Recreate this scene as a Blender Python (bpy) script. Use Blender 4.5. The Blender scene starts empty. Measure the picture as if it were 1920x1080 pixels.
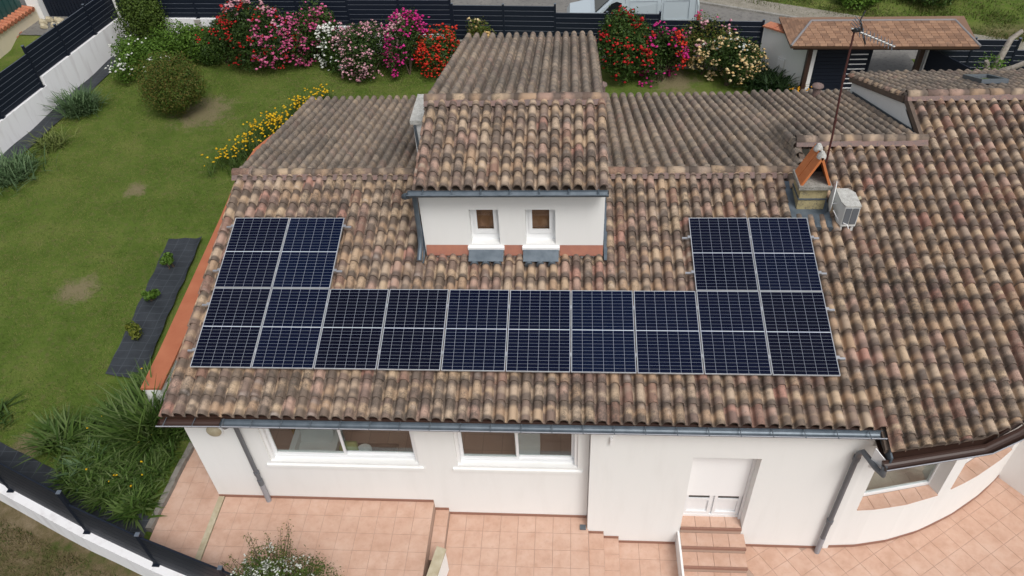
import bpy, math, random
import numpy as np
from mathutils import Matrix, Vector
random.seed(7); RNG = np.random.default_rng(7)
S = bpy.context.scene; COL = S.collection
R = math.radians

# ------------------------------------------------------------------ camera, sky, sun, exposure
F_PX, CAM = 1454.7, Vector((6.86, -9.14, 10.25))
YAW, PITCH, ROLL = R(-5.58), R(42.01), R(3.39)
fw = Vector((math.sin(YAW)*math.cos(PITCH), math.cos(YAW)*math.cos(PITCH), -math.sin(PITCH)))
rt = Vector((math.cos(YAW), -math.sin(YAW), 0)); dn = fw.cross(rt)
r2 = rt*math.cos(ROLL) + dn*math.sin(ROLL); d2 = dn*math.cos(ROLL) - rt*math.sin(ROLL)
cd = bpy.data.cameras.new('camera'); cam = bpy.data.objects.new('camera', cd); COL.objects.link(cam)
cam.matrix_world = Matrix(((r2.x, -d2.x, -fw.x, CAM.x), (r2.y, -d2.y, -fw.y, CAM.y), (r2.z, -d2.z, -fw.z, CAM.z), (0, 0, 0, 1)))
cd.sensor_width = 36; cd.lens = F_PX/1920*36; cd.clip_end = 2000; cd.clip_start = .1
S.camera = cam

SUN_EL, SUN_AZ = R(55), R(150)          # high, from the garden-front side, clockwise from +Y
W = bpy.data.worlds.new('World'); S.world = W; W.use_nodes = True
nt = W.node_tree; nt.nodes.clear()
sky = nt.nodes.new('ShaderNodeTexSky'); sky.sky_type = 'NISHITA'; sky.sun_disc = False
sky.sun_elevation = SUN_EL; sky.sun_rotation = SUN_AZ; sky.dust_density = 4; sky.air_density = 1.2; sky.ozone_density = 1
hs = nt.nodes.new('ShaderNodeHueSaturation'); hs.inputs['Saturation'].default_value = .35
bg = nt.nodes.new('ShaderNodeBackground'); bg.inputs['Strength'].default_value = .125
ow = nt.nodes.new('ShaderNodeOutputWorld')
nt.links.new(sky.outputs[0], hs.inputs['Color']); nt.links.new(hs.outputs[0], bg.inputs[0]); nt.links.new(bg.outputs[0], ow.inputs[0])
sl = bpy.data.lights.new('sun', 'SUN'); sl.energy = 1.5; sl.angle = R(22); sl.color = (1, .975, .94)
sun = bpy.data.objects.new('sun', sl); COL.objects.link(sun)
sd = Vector((math.sin(SUN_AZ)*math.cos(SUN_EL), math.cos(SUN_AZ)*math.cos(SUN_EL), math.sin(SUN_EL)))
sun.rotation_euler = sd.to_track_quat('Z', 'Y').to_euler(); sun.location = (0, -20, 40)
S.view_settings.view_transform = 'Standard'; S.view_settings.look = 'None'
S.view_settings.exposure = .14; S.view_settings.gamma = 1; S.view_settings.use_curve_mapping = False

# ------------------------------------------------------------------ materials
MATS = {}
def mat(name, base=(.5,.5,.5), rough=.7, metal=0, coat=0, build=None, spec=.5):
    m = bpy.data.materials.new(name); m.use_nodes = True
    b = m.node_tree.nodes['Principled BSDF']
    b.inputs['Base Color'].default_value = (*base, 1); b.inputs['Roughness'].default_value = rough
    b.inputs['Metallic'].default_value = metal; b.inputs['Coat Weight'].default_value = coat
    b.inputs['Coat Roughness'].default_value = .05; b.inputs['Specular IOR Level'].default_value = spec
    if build: build(m.node_tree, b)
    MATS[name] = m; return m
class NB:                                   # small node helper
    def __init__(s, t): s.t = t
    def n(s, typ, **k):
        x = s.t.nodes.new('ShaderNode'+typ)
        for a, v in k.items():
            if a.startswith('i_'): x.inputs[a[2:].replace('_', ' ')].default_value = v
            else: setattr(x, a, v)
        return x
    def l(s, a, b): s.t.links.new(a, b)
    def pos(s): return s.n('NewGeometry').outputs['Position']
    def noise(s, vec, scale, detail=3, rough=.55, w=None):
        x = s.n('TexNoise'); x.inputs['Scale'].default_value = scale; x.inputs['Detail'].default_value = detail; x.inputs['Roughness'].default_value = rough
        if w is not None: x.noise_dimensions = '4D'; s.l(w, x.inputs['W'])
        s.l(vec, x.inputs['Vector']); return x.outputs['Fac']
    def ramp(s, fac, stops, interp='LINEAR'):
        x = s.n('ValToRGB'); x.color_ramp.interpolation = interp
        e = x.color_ramp.elements
        while len(e) < len(stops): e.new(.5)
        for el, (p, c) in zip(e, stops): el.position = p; el.color = (*c, 1) if len(c) == 3 else c
        s.l(fac, x.inputs['Fac']); return x.outputs['Color']
    def mix(s, fac, a, b, mode='MIX'):
        x = s.n('Mix'); x.data_type = 'RGBA'; x.blend_type = mode
        for sock, v in ((x.inputs[0], fac), (x.inputs[6], a), (x.inputs[7], b)):
            if hasattr(v, 'is_output'): s.l(v, sock)
            else: sock.default_value = v if not isinstance(v, tuple) else ((*v, 1) if len(v) == 3 else v)
        return x.outputs[2]
    def math(s, op, a, b=None):
        x = s.n('Math'); x.operation = op
        for sock, v in ((x.inputs[0], a), (x.inputs[1], b)):
            if v is None: continue
            if hasattr(v, 'is_output'): s.l(v, sock)
            else: sock.default_value = v
        return x.outputs[0]
    def bump(s, h, b, strength=.3, dist=.01):
        x = s.n('Bump'); x.inputs['Strength'].default_value = strength; x.inputs['Distance'].default_value = dist
        s.l(h, x.inputs['Height']); s.l(x.outputs[0], b.inputs['Normal'])
    def rnd(s):                              # one random number a piece: object random + face attribute
        a = s.n('Attribute'); a.attribute_name = 'rnd'
        o = s.n('ObjectInfo')
        return s.math('FRACT', s.math('ADD', a.outputs['Fac'], o.outputs['Random']))

def noisy(name, c1, c2, scale=3, rough=.8, bump=.15, bscale=40, c3=None, spec=.4, lo=.3, hi=.7):
    def b(t, bs):
        k = NB(t); p = k.pos()
        col = k.ramp(k.noise(p, scale, 5), [(lo, c1), (hi, c2)])
        if c3: col = k.mix(k.ramp(k.noise(p, scale*6, 4), [(.52, (0,0,0)), (.68, (1,1,1))]), col, c3)
        k.l(col, bs.inputs['Base Color']); k.bump(k.noise(p, bscale, 4), bs, bump, .01)
    return mat(name, rough=rough, build=b, spec=spec)

def tile_mat(name, grey):
    def b(t, bs):
        k = NB(t); rn = k.rnd(); p = k.pos()
        uv = k.n('UVMap'); uvv = uv.outputs[0]
        w = k.math('MULTIPLY', rn, 37.0)
        w2 = k.math('MULTIPLY', rn, 91.7)
        r1 = k.math('FRACT', k.math('MULTIPLY', rn, 13.31)); r2 = k.math('FRACT', k.math('MULTIPLY', rn, 7.77))
        base = k.ramp(r1, [(0, (.40,.275,.185)), (.2, (.45,.325,.22)), (.38, (.40,.30,.22)), (.52, (.46,.35,.255)), (.66, (.42,.28,.22)), (.78, (.49,.365,.25)), (.9, (.35,.265,.205)), (.96, (.41,.23,.18))], 'CONSTANT')
        mp = k.n('Mapping'); mp.inputs['Scale'].default_value = (.45, 1.25, 1); k.l(uvv, mp.inputs[0])
        flame = k.noise(mp.outputs[0], 1.7, 1.5, .5, w)
        sv = k.n('SeparateXYZ'); k.l(uvv, sv.inputs[0])
        dv = k.math('ABSOLUTE', k.math('SUBTRACT', sv.outputs['Y'], k.math('ADD', .25, k.math('MULTIPLY', k.math('FRACT', k.math('MULTIPLY', rn, 53.3)), .35))))
        band = k.math('ADD', k.math('MULTIPLY', dv, .62), k.math('MULTIPLY', flame, .62))
        ff = k.ramp(k.math('ADD', band, k.math('MULTIPLY', r2, .12)), [(.40, (0,0,0)), (.56, (1,1,1))])
        burnt = k.ramp(r2, [(0, (.105,.083,.072)), (.45, (.135,.105,.088)), (.72, (.18,.128,.108)), (.93, (.24,.14,.11))], 'CONSTANT')
        col = k.mix(k.math('MULTIPLY', ff, .86), base, burnt)
        pale = k.ramp(k.noise(mp.outputs[0], 1.4, 1.5, .5, w2), [(.64, (0,0,0)), (.78, (1,1,1))])
        col = k.mix(k.math('MULTIPLY', pale, .5), col, (.52,.46,.42))
        if grey: col = k.mix(.5*grey, col, (.30,.24,.185))
        # weather: black lichen crust in drifts of its own
        big = k.noise(p, .8, 3); fine = k.noise(p, 50, 4, .7); mid = k.noise(p, 13, 4, .65)
        s1 = k.math('ADD', k.math('MULTIPLY', big, .45), k.math('ADD', k.math('MULTIPLY', fine, .35), k.math('MULTIPLY', mid, .4)))
        lo = .635 - .045*grey
        lich = k.ramp(s1, [(lo-.035, (0,0,0)), (lo+.10, (1,1,1))])
        col = k.mix(k.math('MULTIPLY', lich, .72), col, (.065,.058,.05))
        if grey:
            g2 = k.ramp(k.noise(p, 3, 5, .65), [(.35, (0,0,0)), (.70, (1,1,1))])
            col = k.mix(k.math('MULTIPLY', g2, .45*grey), col, (.23,.205,.18))
            g3 = k.ramp(k.noise(p, .9, 4, .6), [(.45, (0,0,0)), (.68, (1,1,1))])
            col = k.mix(k.math('MULTIPLY', g3, .5*grey), col, (.10,.09,.082))
        k.l(col, bs.inputs['Base Color']); k.bump(k.math('ADD', fine, mid), bs, .3, .006)
    return mat(name, rough=.9, build=b, spec=.2)
tile_mat('roof_tile_sunny', 0.0); tile_mat('roof_tile_lichen', 1.0); tile_mat('roof_tile_mixed', .35)

def wall_mat(name, c, dirt=.25, dc=(.45,.43,.38)):
    def b(t, bs):
        k = NB(t); p = k.pos()
        mp = k.n('Mapping'); mp.inputs['Scale'].default_value = (2.2, 2.2, .35); k.l(p, mp.inputs[0])
        st = k.ramp(k.noise(mp.outputs[0], 1.6, 5, .6), [(.5, (0,0,0)), (.8, (1,1,1))])
        col = k.mix(k.math('MULTIPLY', st, dirt), c, dc)
        k.l(col, bs.inputs['Base Color']); k.bump(k.noise(p, 55, 4), bs, .25, .006)
    return mat(name, rough=.9, build=b, spec=.2)
wall_mat('render_white', (.80,.80,.785), .10); wall_mat('render_garden', (.80,.80,.815), .55, (.46,.42,.43))
wall_mat('render_cream', (.66,.58,.43), .3); wall_mat('render_raw', (.36,.34,.31), .6, (.22,.20,.18))
mat('white_pvc', (.80,.81,.82), .35); mat('white_frame', (.82,.82,.82), .4)
def zinc(t, bs):
    k = NB(t); p = k.pos()
    k.l(k.ramp(k.noise(p, 6, 4), [(.3, (.085,.11,.135)), (.7, (.135,.165,.195))]), bs.inputs['Base Color'])
mat('zinc', rough=.45, metal=.35, build=zinc)
mat('zinc_dark', (.115,.135,.155), .5, .3); mat('pipe_grey', (.12,.13,.145), .5); mat('pipe_pale', (.30,.31,.34), .5)
mat('brown_metal', (.045,.022,.016), .45); mat('anthracite', (.008,.012,.022), .5, spec=.25); mat('slat_edge_highlight', (.10,.115,.14), .4); mat('post_cap', (.10,.12,.15), .4)
mat('fabric_black', (.02,.022,.026), .75)
def wf(t, bs):
    k = NB(t); p = k.pos()
    br = k.n('TexBrick'); br.offset = 0; br.inputs['Scale'].default_value = 1; br.inputs['Mortar Size'].default_value = .008
    br.inputs['Brick Width'].default_value = .33; br.inputs['Row Height'].default_value = .25; k.l(p, br.inputs['Vector'])
    n = k.noise(p, 2.5, 4)
    c = k.ramp(n, [(.3, (.016,.019,.024)), (.75, (.034,.04,.048))])
    k.l(k.mix(k.math('MULTIPLY', br.outputs['Fac'], .45), c, (.085,.10,.115)), bs.inputs['Base Color']); k.bump(n, bs, .6, .05)
mat('weed_fabric', rough=.6, build=wf)
noisy('terracotta_paint', (.37,.115,.055), (.43,.15,.075), 2.5, .75, .1)
noisy('terracotta_mortar', (.30,.13,.10), (.40,.17,.11), 4, .9, .3)
noisy('ridge_mortar', (.155,.12,.112), (.23,.145,.125), 5, .9, .35, c3=(.13,.11,.105))
noisy('deck_brown', (.10,.075,.06), (.15,.11,.085), 6, .95, .3)
noisy('concrete', (.22,.21,.19), (.34,.33,.30), 6, .95, .4, c3=(.14,.13,.11))
noisy('concrete_lichen', (.50,.50,.47), (.30,.29,.27), 12, .95, .4, c3=(.68,.68,.65))
noisy('stone_yellow', (.30,.25,.13), (.42,.36,.20), 5, .95, .4, c3=(.18,.16,.11))
noisy('edging_stone', (.17,.155,.14), (.27,.25,.22), 7, .95, .5)
noisy('coping_cream', (.50,.45,.33), (.38,.32,.21), 7, .9, .3)
noisy('asphalt', (.15,.145,.135), (.20,.19,.175), 1.2, .95, .4, 90, c3=(.115,.11,.105))
noisy('gravel_verge', (.20,.18,.145), (.29,.265,.22), 3, .95, .6, 60, c3=(.13,.13,.08))
noisy('clay_orange', (.50,.15,.045), (.56,.19,.065), 6, .7, .2)
noisy('mosaic_red', (.42,.12,.06), (.50,.20,.10), 9, .8, .3, c3=(.25,.16,.14))
noisy('bark', (.22,.19,.16), (.34,.31,.27), 14, .95, .6)
noisy('stem_brown', (.07,.05,.035), (.12,.085,.055), 14, .95, .3)
mat('rust_red', (.07,.022,.02), .55); mat('aluminium', (.62,.63,.65), .35, .9); mat('white_lichen_metal', (.62,.63,.62), .5)
mat('dark_gap', (.012,.012,.012), .9); mat('wood_brown', (.34,.16,.085), .6); mat('intercom', (.62,.62,.60), .5)
mat('skirting_tile', (.27,.14,.10), .6)
def ptile(t, bs):
    k = NB(t); p = k.pos(); rn = k.rnd()
    c = k.ramp(k.noise(p, 3.2, 5, .65), [(.3, (.49,.305,.22)), (.5, (.565,.37,.28)), (.72, (.62,.435,.345))])
    c = k.mix(k.math('MULTIPLY', rn, .22), c, (.46,.27,.19))
    st = k.ramp(k.noise(p, 1.1, 4, .6), [(.5, (0,0,0)), (.75, (1,1,1))])
    c = k.mix(k.math('MULTIPLY', st, .4), c, (.63,.46,.37))
    dk = k.ramp(k.noise(p, 9, 5, .75), [(.54, (0,0,0)), (.74, (1,1,1))])
    c = k.mix(k.math('MULTIPLY', dk, .35), c, (.36,.22,.16))
    k.l(c, bs.inputs['Base Color'])
mat('patio_tile', rough=.55, build=ptile, spec=.3)
mat('grout', (.40,.285,.225), .9)
def shing(t, bs):
    k = NB(t); rn = k.rnd(); p = k.pos()
    c = k.ramp(rn, [(0, (.18,.10,.062)), (.5, (.25,.14,.085)), (1, (.31,.18,.11))])
    d = k.ramp(k.noise(p, 9, 4, .7), [(.5, (0,0,0)), (.7, (1,1,1))])
    k.l(k.mix(k.math('MULTIPLY', d, .5), c, (.15,.10,.075)), bs.inputs['Base Color'])
mat('shingle_mat', rough=.85, build=shing)
mat('lead_grey', (.20,.19,.195), .6)
def cellm(t, bs):
    k = NB(t); o = k.n('ObjectInfo')
    c = k.ramp(o.outputs['Random'], [(0, (.0038,.0045,.013)), (.5, (.0038,.006,.020)), (1, (.004,.0085,.028))])
    k.l(c, bs.inputs['Base Color'])
mat('solar_cell', rough=.22, build=cellm, spec=.12)
mat('backsheet', (.52,.56,.64), .35, spec=.25)
mat('alu_frame', (.50,.51,.53), .35, .35)
def glass(t, bs):
    k = NB(t); t.nodes.remove(bs)
    tr = k.n('BsdfTransparent'); tr.inputs[0].default_value = (.90,.93,.92,1); gl = k.n('BsdfGlossy'); gl.inputs['Roughness'].default_value = .02
    lw = k.n('LayerWeight'); lw.inputs['Blend'].default_value = .5; sch = k.math('ADD', .05, k.math('MULTIPLY', k.math('POWER', lw.outputs['Facing'], 4.0), .8))
    mx = k.n('MixShader'); k.l(sch, mx.inputs[0]); k.l(tr.outputs[0], mx.inputs[1]); k.l(gl.outputs[0], mx.inputs[2])
    k.l(mx.outputs[0], t.nodes['Material Output'].inputs[0])
mat('window_glass', build=glass)
mat('van_glass', (.012,.014,.016), .05, 0, .5); mat('van_paint', (.50,.57,.61), .25, .15, .6); mat('tyre', (.02,.02,.02), .8)
mat('tail_red', (.35,.02,.02), .3); mat('shutter_green', (.02,.075,.07), .5)
mat('cloth_white', (.60,.62,.63), .8); mat('cushion_green', (.30,.36,.10), .8); mat('cloth_mustard', (.35,.20,.03), .8); mat('wood_dark', (.07,.035,.02), .5)
def rfl(t, bs):
    k = NB(t); p = k.pos(); br = k.n('TexBrick'); br.offset = 0; br.inputs['Scale'].default_value = 1; br.inputs['Mortar Size'].default_value = .008
    br.inputs['Brick Width'].default_value = .42; br.inputs['Row Height'].default_value = .42; br.inputs['Color1'].default_value = (.33,.20,.155,1); br.inputs['Color2'].default_value = (.37,.235,.18,1); br.inputs['Mortar'].default_value = (.25,.16,.12,1)
    k.l(p, br.inputs['Vector']); k.l(br.outputs['Color'], bs.inputs['Base Color'])
mat('room_floor', rough=.4, build=rfl)
noisy('room_tile_pale', (.50,.47,.40), (.58,.54,.47), 3, .4, 0)
mat('room_wall', (.85,.83,.80), .9)
def leafmat(name, stops, trans=.25):
    def b(t, bs):
        k = NB(t); rn = k.rnd()
        c = k.ramp(rn, [(i/(len(stops)-1), s) for i, s in enumerate(stops)])
        p = k.pos(); c = k.mix(k.math('MULTIPLY', k.noise(p, 2.3, 2), .5), c, k.mix(1.0, c, (.55,.6,.5), 'MULTIPLY'))
        k.l(c, bs.inputs['Base Color'])
        tl = k.n('BsdfTranslucent'); k.l(c, tl.inputs[0]); mx = k.n('MixShader'); mx.inputs[0].default_value = trans
        k.l(bs.outputs[0], mx.inputs[1]); k.l(tl.outputs[0], mx.inputs[2]); k.l(mx.outputs[0], t.nodes['Material Output'].inputs[0])
    return mat(name, rough=.6, build=b, spec=.25)
leafmat('leaf_mid', [(.030,.060,.012), (.055,.105,.022), (.085,.145,.030)])
leafmat('leaf_dark', [(.014,.035,.012), (.028,.060,.018), (.045,.085,.025)])
leafmat('leaf_bright', [(.06,.12,.015), (.10,.19,.025), (.15,.26,.04)])
leafmat('leaf_conifer', [(.045,.08,.014), (.085,.135,.022), (.12,.175,.035)])
leafmat('leaf_bronze', [(.045,.09,.012), (.08,.14,.02), (.18,.125,.035), (.10,.16,.025)])
leafmat('leaf_iris', [(.06,.115,.045), (.11,.18,.08), (.17,.25,.125)])
leafmat('leaf_strap', [(.04,.085,.014), (.07,.13,.022), (.11,.175,.04), (.15,.20,.075)])
leafmat('leaf_yellowgreen', [(.09,.13,.03), (.15,.19,.05), (.22,.25,.08)])
leafmat('leaf_rose', [(.022,.05,.012), (.045,.085,.018), (.075,.12,.028)])
leafmat('leaf_yellow', [(.10,.14,.02), (.20,.21,.03), (.06,.11,.02)])
leafmat('grass_blade', [(.068,.12,.018), (.10,.165,.026), (.155,.20,.042), (.25,.235,.085)], .2)
leafmat('grass_bank', [(.05,.095,.015), (.09,.13,.022), (.17,.155,.06), (.08,.12,.02)], .2)
leafmat('grass_dry', [(.05,.085,.016), (.075,.10,.022), (.15,.125,.055), (.22,.17,.09)], .2)
for n, s in dict(red=[(.42,.012,.015), (.62,.03,.03)], pink=[(.55,.06,.20), (.75,.20,.38)], pale=[(.62,.26,.34), (.78,.48,.52)], magenta=[(.55,.015,.20), (.72,.05,.30)], scarlet=[(.62,.025,.015), (.75,.06,.03)], white=[(.75,.76,.70), (.85,.85,.82)], cream=[(.74,.48,.20), (.82,.66,.40)], yellow=[(.75,.42,.01), (.85,.55,.02)], orange=[(.7,.3,.02), (.8,.4,.03)]).items():
    leafmat('petal_'+n, s, .15)
def groundm(t, bs):
    k = NB(t); p = k.pos()
    c = k.ramp(k.noise(p, .7, 6, .65), [(.3, (.062,.10,.016)), (.5, (.09,.135,.024)), (.7, (.14,.165,.042))])
    c = k.mix(k.ramp(k.noise(p, 6, 5, .7), [(.5, (0,0,0)), (.75, (1,1,1))]), c, (.13,.125,.05))
    for (x, y, r) in ((-6.3, 5.6, .62), (-6.55, 10.05, .42), (-6.05, 14.6, 1.25), (10.6, 17.2, 1.0), (-5.2, .6, .5)):   # bare earth
        d = k.n('VectorMath'); d.operation = 'DISTANCE'; s = k.n('Mapping'); s.inputs['Scale'].default_value = (1, 1, 0); k.l(p, s.inputs[0])
        k.l(s.outputs[0], d.inputs[0]); d.inputs[1].default_value = (x, y, 0)
        f = k.math('ADD', k.math('DIVIDE', d.outputs['Value'], r), k.math('MULTIPLY', k.math('SUBTRACT', k.noise(p, 3.5, 6, .75), .5), 2.6))
        c = k.mix(k.ramp(f, [(.45, (.8,.8,.8)), (1.05, (0,0,0))]), c, (.20,.16,.10))
    sx = k.n('SeparateXYZ'); k.l(p, sx.inputs[0])
    out = k.ramp(k.math('ADD', sx.outputs['Z'], 4.0), [(.0, (1,1,1)), (.12, (0,0,0))])
    dry = k.ramp(k.noise(p, 1.6, 6, .7), [(.36, (.06,.075,.02)), (.5, (.12,.095,.05)), (.68, (.19,.15,.095))])
    c = k.mix(out, c, dry)
    k.l(c, bs.inputs['Base Color']); k.bump(k.noise(p, 25, 5, .7), bs, .8, .04)
mat('ground_mat', rough=.95, build=groundm, spec=.1)

# ------------------------------------------------------------------ mesh helpers
def wloc(o):
    v = Vector((0,0,0))
    while o: v += o.location; o = o.parent
    return v
def link(name, me, parent=None, m=None, kind=None):
    o = bpy.data.objects.new(name, me); COL.objects.link(o)
    if parent: o.parent = parent
    if m and not me.materials: me.materials.append(MATS[m])
    if kind: o['kind'] = kind
    return o
def tag(o, label, cat, group=None, kind=None):
    o['label'] = label; o['category'] = cat
    if group: o['group'] = group
    if kind: o['kind'] = kind
    return o
def thing(name, label, cat, loc=(0,0,0), group=None):
    o = bpy.data.objects.new(name, None); COL.objects.link(o); o.location = loc; o.empty_display_size = .2
    return tag(o, label, cat, group)
class MB:
    def __init__(s): s.v = []; s.f = []; s.sm = []
    def add(s, v, f, smooth=False):
        o = len(s.v); s.v += [tuple(x) for x in v]; s.f += [tuple(i+o for i in q) for q in f]; s.sm += [smooth]*len(f); return s
    def box(s, x0, x1, y0, y1, z0, z1):
        return s.add([(x0,y0,z0),(x1,y0,z0),(x1,y1,z0),(x0,y1,z0),(x0,y0,z1),(x1,y0,z1),(x1,y1,z1),(x0,y1,z1)],
                     [(0,3,2,1),(4,5,6,7),(0,1,5,4),(1,2,6,5),(2,3,7,6),(3,0,4,7)])
    def obox(s, o, a, b, c):                # corner and three edge vectors
        o, a, b, c = (Vector(q) for q in (o, a, b, c))
        if a.cross(b).dot(c) < 0: a, b = b, a
        P = [o, o+a, o+a+b, o+b, o+c, o+a+c, o+a+b+c, o+b+c]
        return s.add(P, [(0,3,2,1),(4,5,6,7),(0,1,5,4),(1,2,6,5),(2,3,7,6),(3,0,4,7)])
    def prism(s, poly, z0, z1):
        n = len(poly); ar = sum(poly[i][0]*poly[(i+1)%n][1]-poly[(i+1)%n][0]*poly[i][1] for i in range(n))
        if ar < 0: poly = poly[::-1]
        v = [(x,y,z0) for x,y in poly]+[(x,y,z1) for x,y in poly]
        return s.add(v, [tuple(range(n-1,-1,-1)), tuple(range(n,2*n))]+[(i,(i+1)%n,(i+1)%n+n,i+n) for i in range(n)])
    def slab(s, pts, off):                  # polygon in space, thickened by vector off
        n = len(pts); pts = [Vector(p) for p in pts]; off = Vector(off)
        return s.add(pts+[p+off for p in pts], [tuple(range(n)), tuple(range(2*n-1,n-1,-1))]+[(i,i+n,(i+1)%n+n,(i+1)%n) for i in range(n)])
    def tube(s, pts, r, n=10, caps=True, smooth=True):
        pts = [Vector(p) for p in pts]; rs = r if isinstance(r, (list, tuple)) else [r]*len(pts)
        rings = []; ref = None
        for i, p in enumerate(pts):
            d = (pts[min(i+1,len(pts)-1)]-pts[max(i-1,0)]).normalized()
            if ref is None: ref = Vector((0,0,1)) if abs(d.z) < .9 else Vector((1,0,0))
            a = d.cross(ref).normalized(); b = a.cross(d).normalized(); ref = b
            rings.append([p+(a*math.cos(t)+b*math.sin(t))*rs[i] for t in [2*math.pi*j/n for j in range(n)]])
        v = [q for g in rings for q in g]; f = []
        for i in range(len(pts)-1):
            for j in range(n): f.append((i*n+j, (i+1)*n+j, (i+1)*n+(j+1)%n, i*n+(j+1)%n))
        s.add(v, f, smooth)
        if caps: s.add(rings[0], [tuple(range(n))]); s.add(rings[-1], [tuple(range(n-1,-1,-1))])
        return s
    def build(s, name, m, parent=None, kind=None):
        L = wloc(parent) if parent else Vector((0,0,0))
        me = bpy.data.meshes.new(name); me.from_pydata([(x-L.x, y-L.y, z-L.z) for x,y,z in s.v], [], s.f); me.update()
        if any(s.sm): me.polygons.foreach_set('use_smooth', s.sm)
        return link(name, me, parent, m, kind)
def npmesh(name, V, Fq, m, parent=None, kind=None, rnd=None, uv=None, smooth=None, loc0=None):
    """V (n,3), Fq (k,3|4) -> one mesh made with foreach_set; rnd: one number a face"""
    L = np.array(loc0 if loc0 is not None else (wloc(parent) if parent else (0,0,0)), float)
    me = bpy.data.meshes.new(name); k, q = Fq.shape
    me.vertices.add(len(V)); me.vertices.foreach_set('co', (V-L).astype(np.float32).ravel())
    me.loops.add(k*q); me.loops.foreach_set('vertex_index', Fq.astype(np.int32).ravel())
    me.polygons.add(k); me.polygons.foreach_set('loop_start', np.arange(0, k*q, q, dtype=np.int32))
    if smooth is not None: me.polygons.foreach_set('use_smooth', smooth)
    if rnd is not None: me.attributes.new('rnd', 'FLOAT', 'FACE').data.foreach_set('value', rnd.astype(np.float32))
    if uv is not None: me.uv_layers.new(name='UVMap').data.foreach_set('uv', uv[Fq.ravel()].astype(np.float32).ravel())
    me.update(); me.validate()
    return link(name, me, parent, m, kind)

# ------------------------------------------------------------------ the ground
def sstep(a, b, x):
    t = np.clip((x-a)/(b-a), 0, 1); return t*t*(3-2*t)
def garden(x, y): return -3.65-.03*x+.035*y
def road_z(x): return -3.36-.045*(x-9)
FENCE_A, FENCE_B = np.array((-4.98,-.40)), np.array((.67,-2.53))
def ground_z(x, y):
    x = np.asarray(x, float); y = np.asarray(y, float)
    z = garden(np.clip(x, -40, 40), np.clip(y, -20, 19))+(.018*np.sin(x*1.3+.7*np.sin(y*.9))+.015*np.cos(y*1.7+x*.6))*(y < 19)
    z = z+(road_z(np.clip(x, -30, 35))-z)*sstep(18.9, 19.8, y)
    far = (y-(24.4-.37*(x-13.1)))
    z = z+np.clip(far-1.2, 0, 12)*.10
    z = np.where((x > -1.2) & (y < 13.4) & (x < 19), -5.3, z)                       # under house and patios
    z = np.where((x > -1.62) & (x <= -1.2) & (y < 1.2), -3.85, z)
    t = (FENCE_B-FENCE_A)/np.linalg.norm(FENCE_B-FENCE_A); side = (x-FENCE_A[0])*(-t[1])+(y-FENCE_A[1])*t[0]
    return np.where((side < .13) & (y < 6) & (x < 4), -4.22+.03*np.sin(x*2.1)+.04*np.cos(y*2.7+x), z)
xs = np.concatenate([[-400,-120,-60,-40], np.arange(-30, 36.01, .24), [50,80,150,400]])
ys = np.concatenate([[-400,-120,-50,-25], np.arange(-12, 42.01, .24), [60,120,400]])
GX, GY = np.meshgrid(xs, ys); GZ = ground_z(GX, GY)
nx, ny = len(xs), len(ys); I = np.arange(nx*ny).reshape(ny, nx)
Fq = np.stack([I[:-1,:-1], I[:-1,1:], I[1:,1:], I[1:,:-1]], -1).reshape(-1, 4)
g = npmesh('ground', np.stack([GX, GY, GZ], -1).reshape(-1, 3), Fq, 'ground_mat', kind='structure', smooth=np.ones(len(Fq), bool))
tag(g, 'mown lawn and garden soil running round the house', 'ground', kind='structure')

def sheet(name, edge0, edge1, xr, m, label, lift, n=80, k=10):
    X = np.linspace(*xr, n); V = []
    for j in range(k+1):
        t = j/k; Y = edge0(X)*(1-t)+edge1(X)*t
        V.append(np.stack([X, Y, np.maximum(road_z(np.clip(X,-30,35)), -99)+lift+0*X], -1))
    V = np.concatenate(V); I = np.arange(n*(k+1)).reshape(k+1, n)
    Fq = np.stack([I[:-1,:-1], I[:-1,1:], I[1:,1:], I[1:,:-1]], -1).reshape(-1, 4)
    o = npmesh(name, V, Fq, m, kind='structure'); tag(o, label, name.split('_')[0], kind='structure'); return o
far_edge = lambda x: 24.25-.37*(x-13.1)
near_edge = lambda x: np.where(x < 2.4, 19.7, 19.7-.065*(x-2.4))
sheet('road', near_edge, far_edge, (-28, 32), 'asphalt', 'grey asphalt road behind the garden fence', .03)
sheet('gravel_verge', lambda x: far_edge(x)+.15, lambda x: far_edge(x)+1.5, (-28, 32), 'gravel_verge', 'gravelly verge between the road kerb and the grass bank', .05)
kb = MB()
for i in range(60):
    xa, xb = -28+i, -27+i
    if xb > 31: break
    a = Vector((xa, far_edge(xa), road_z(xa)+.0)); b = Vector((xb, far_edge(xb), road_z(xb)+.0))
    kb.obox(a, (b-a)*.985, Vector((.05, .13, 0)), (0,0,.11))
kbo = kb.build('kerb', 'concrete', kind='structure'); tag(kbo, 'low concrete kerb along the far side of the road', 'kerb', kind='structure')

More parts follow.
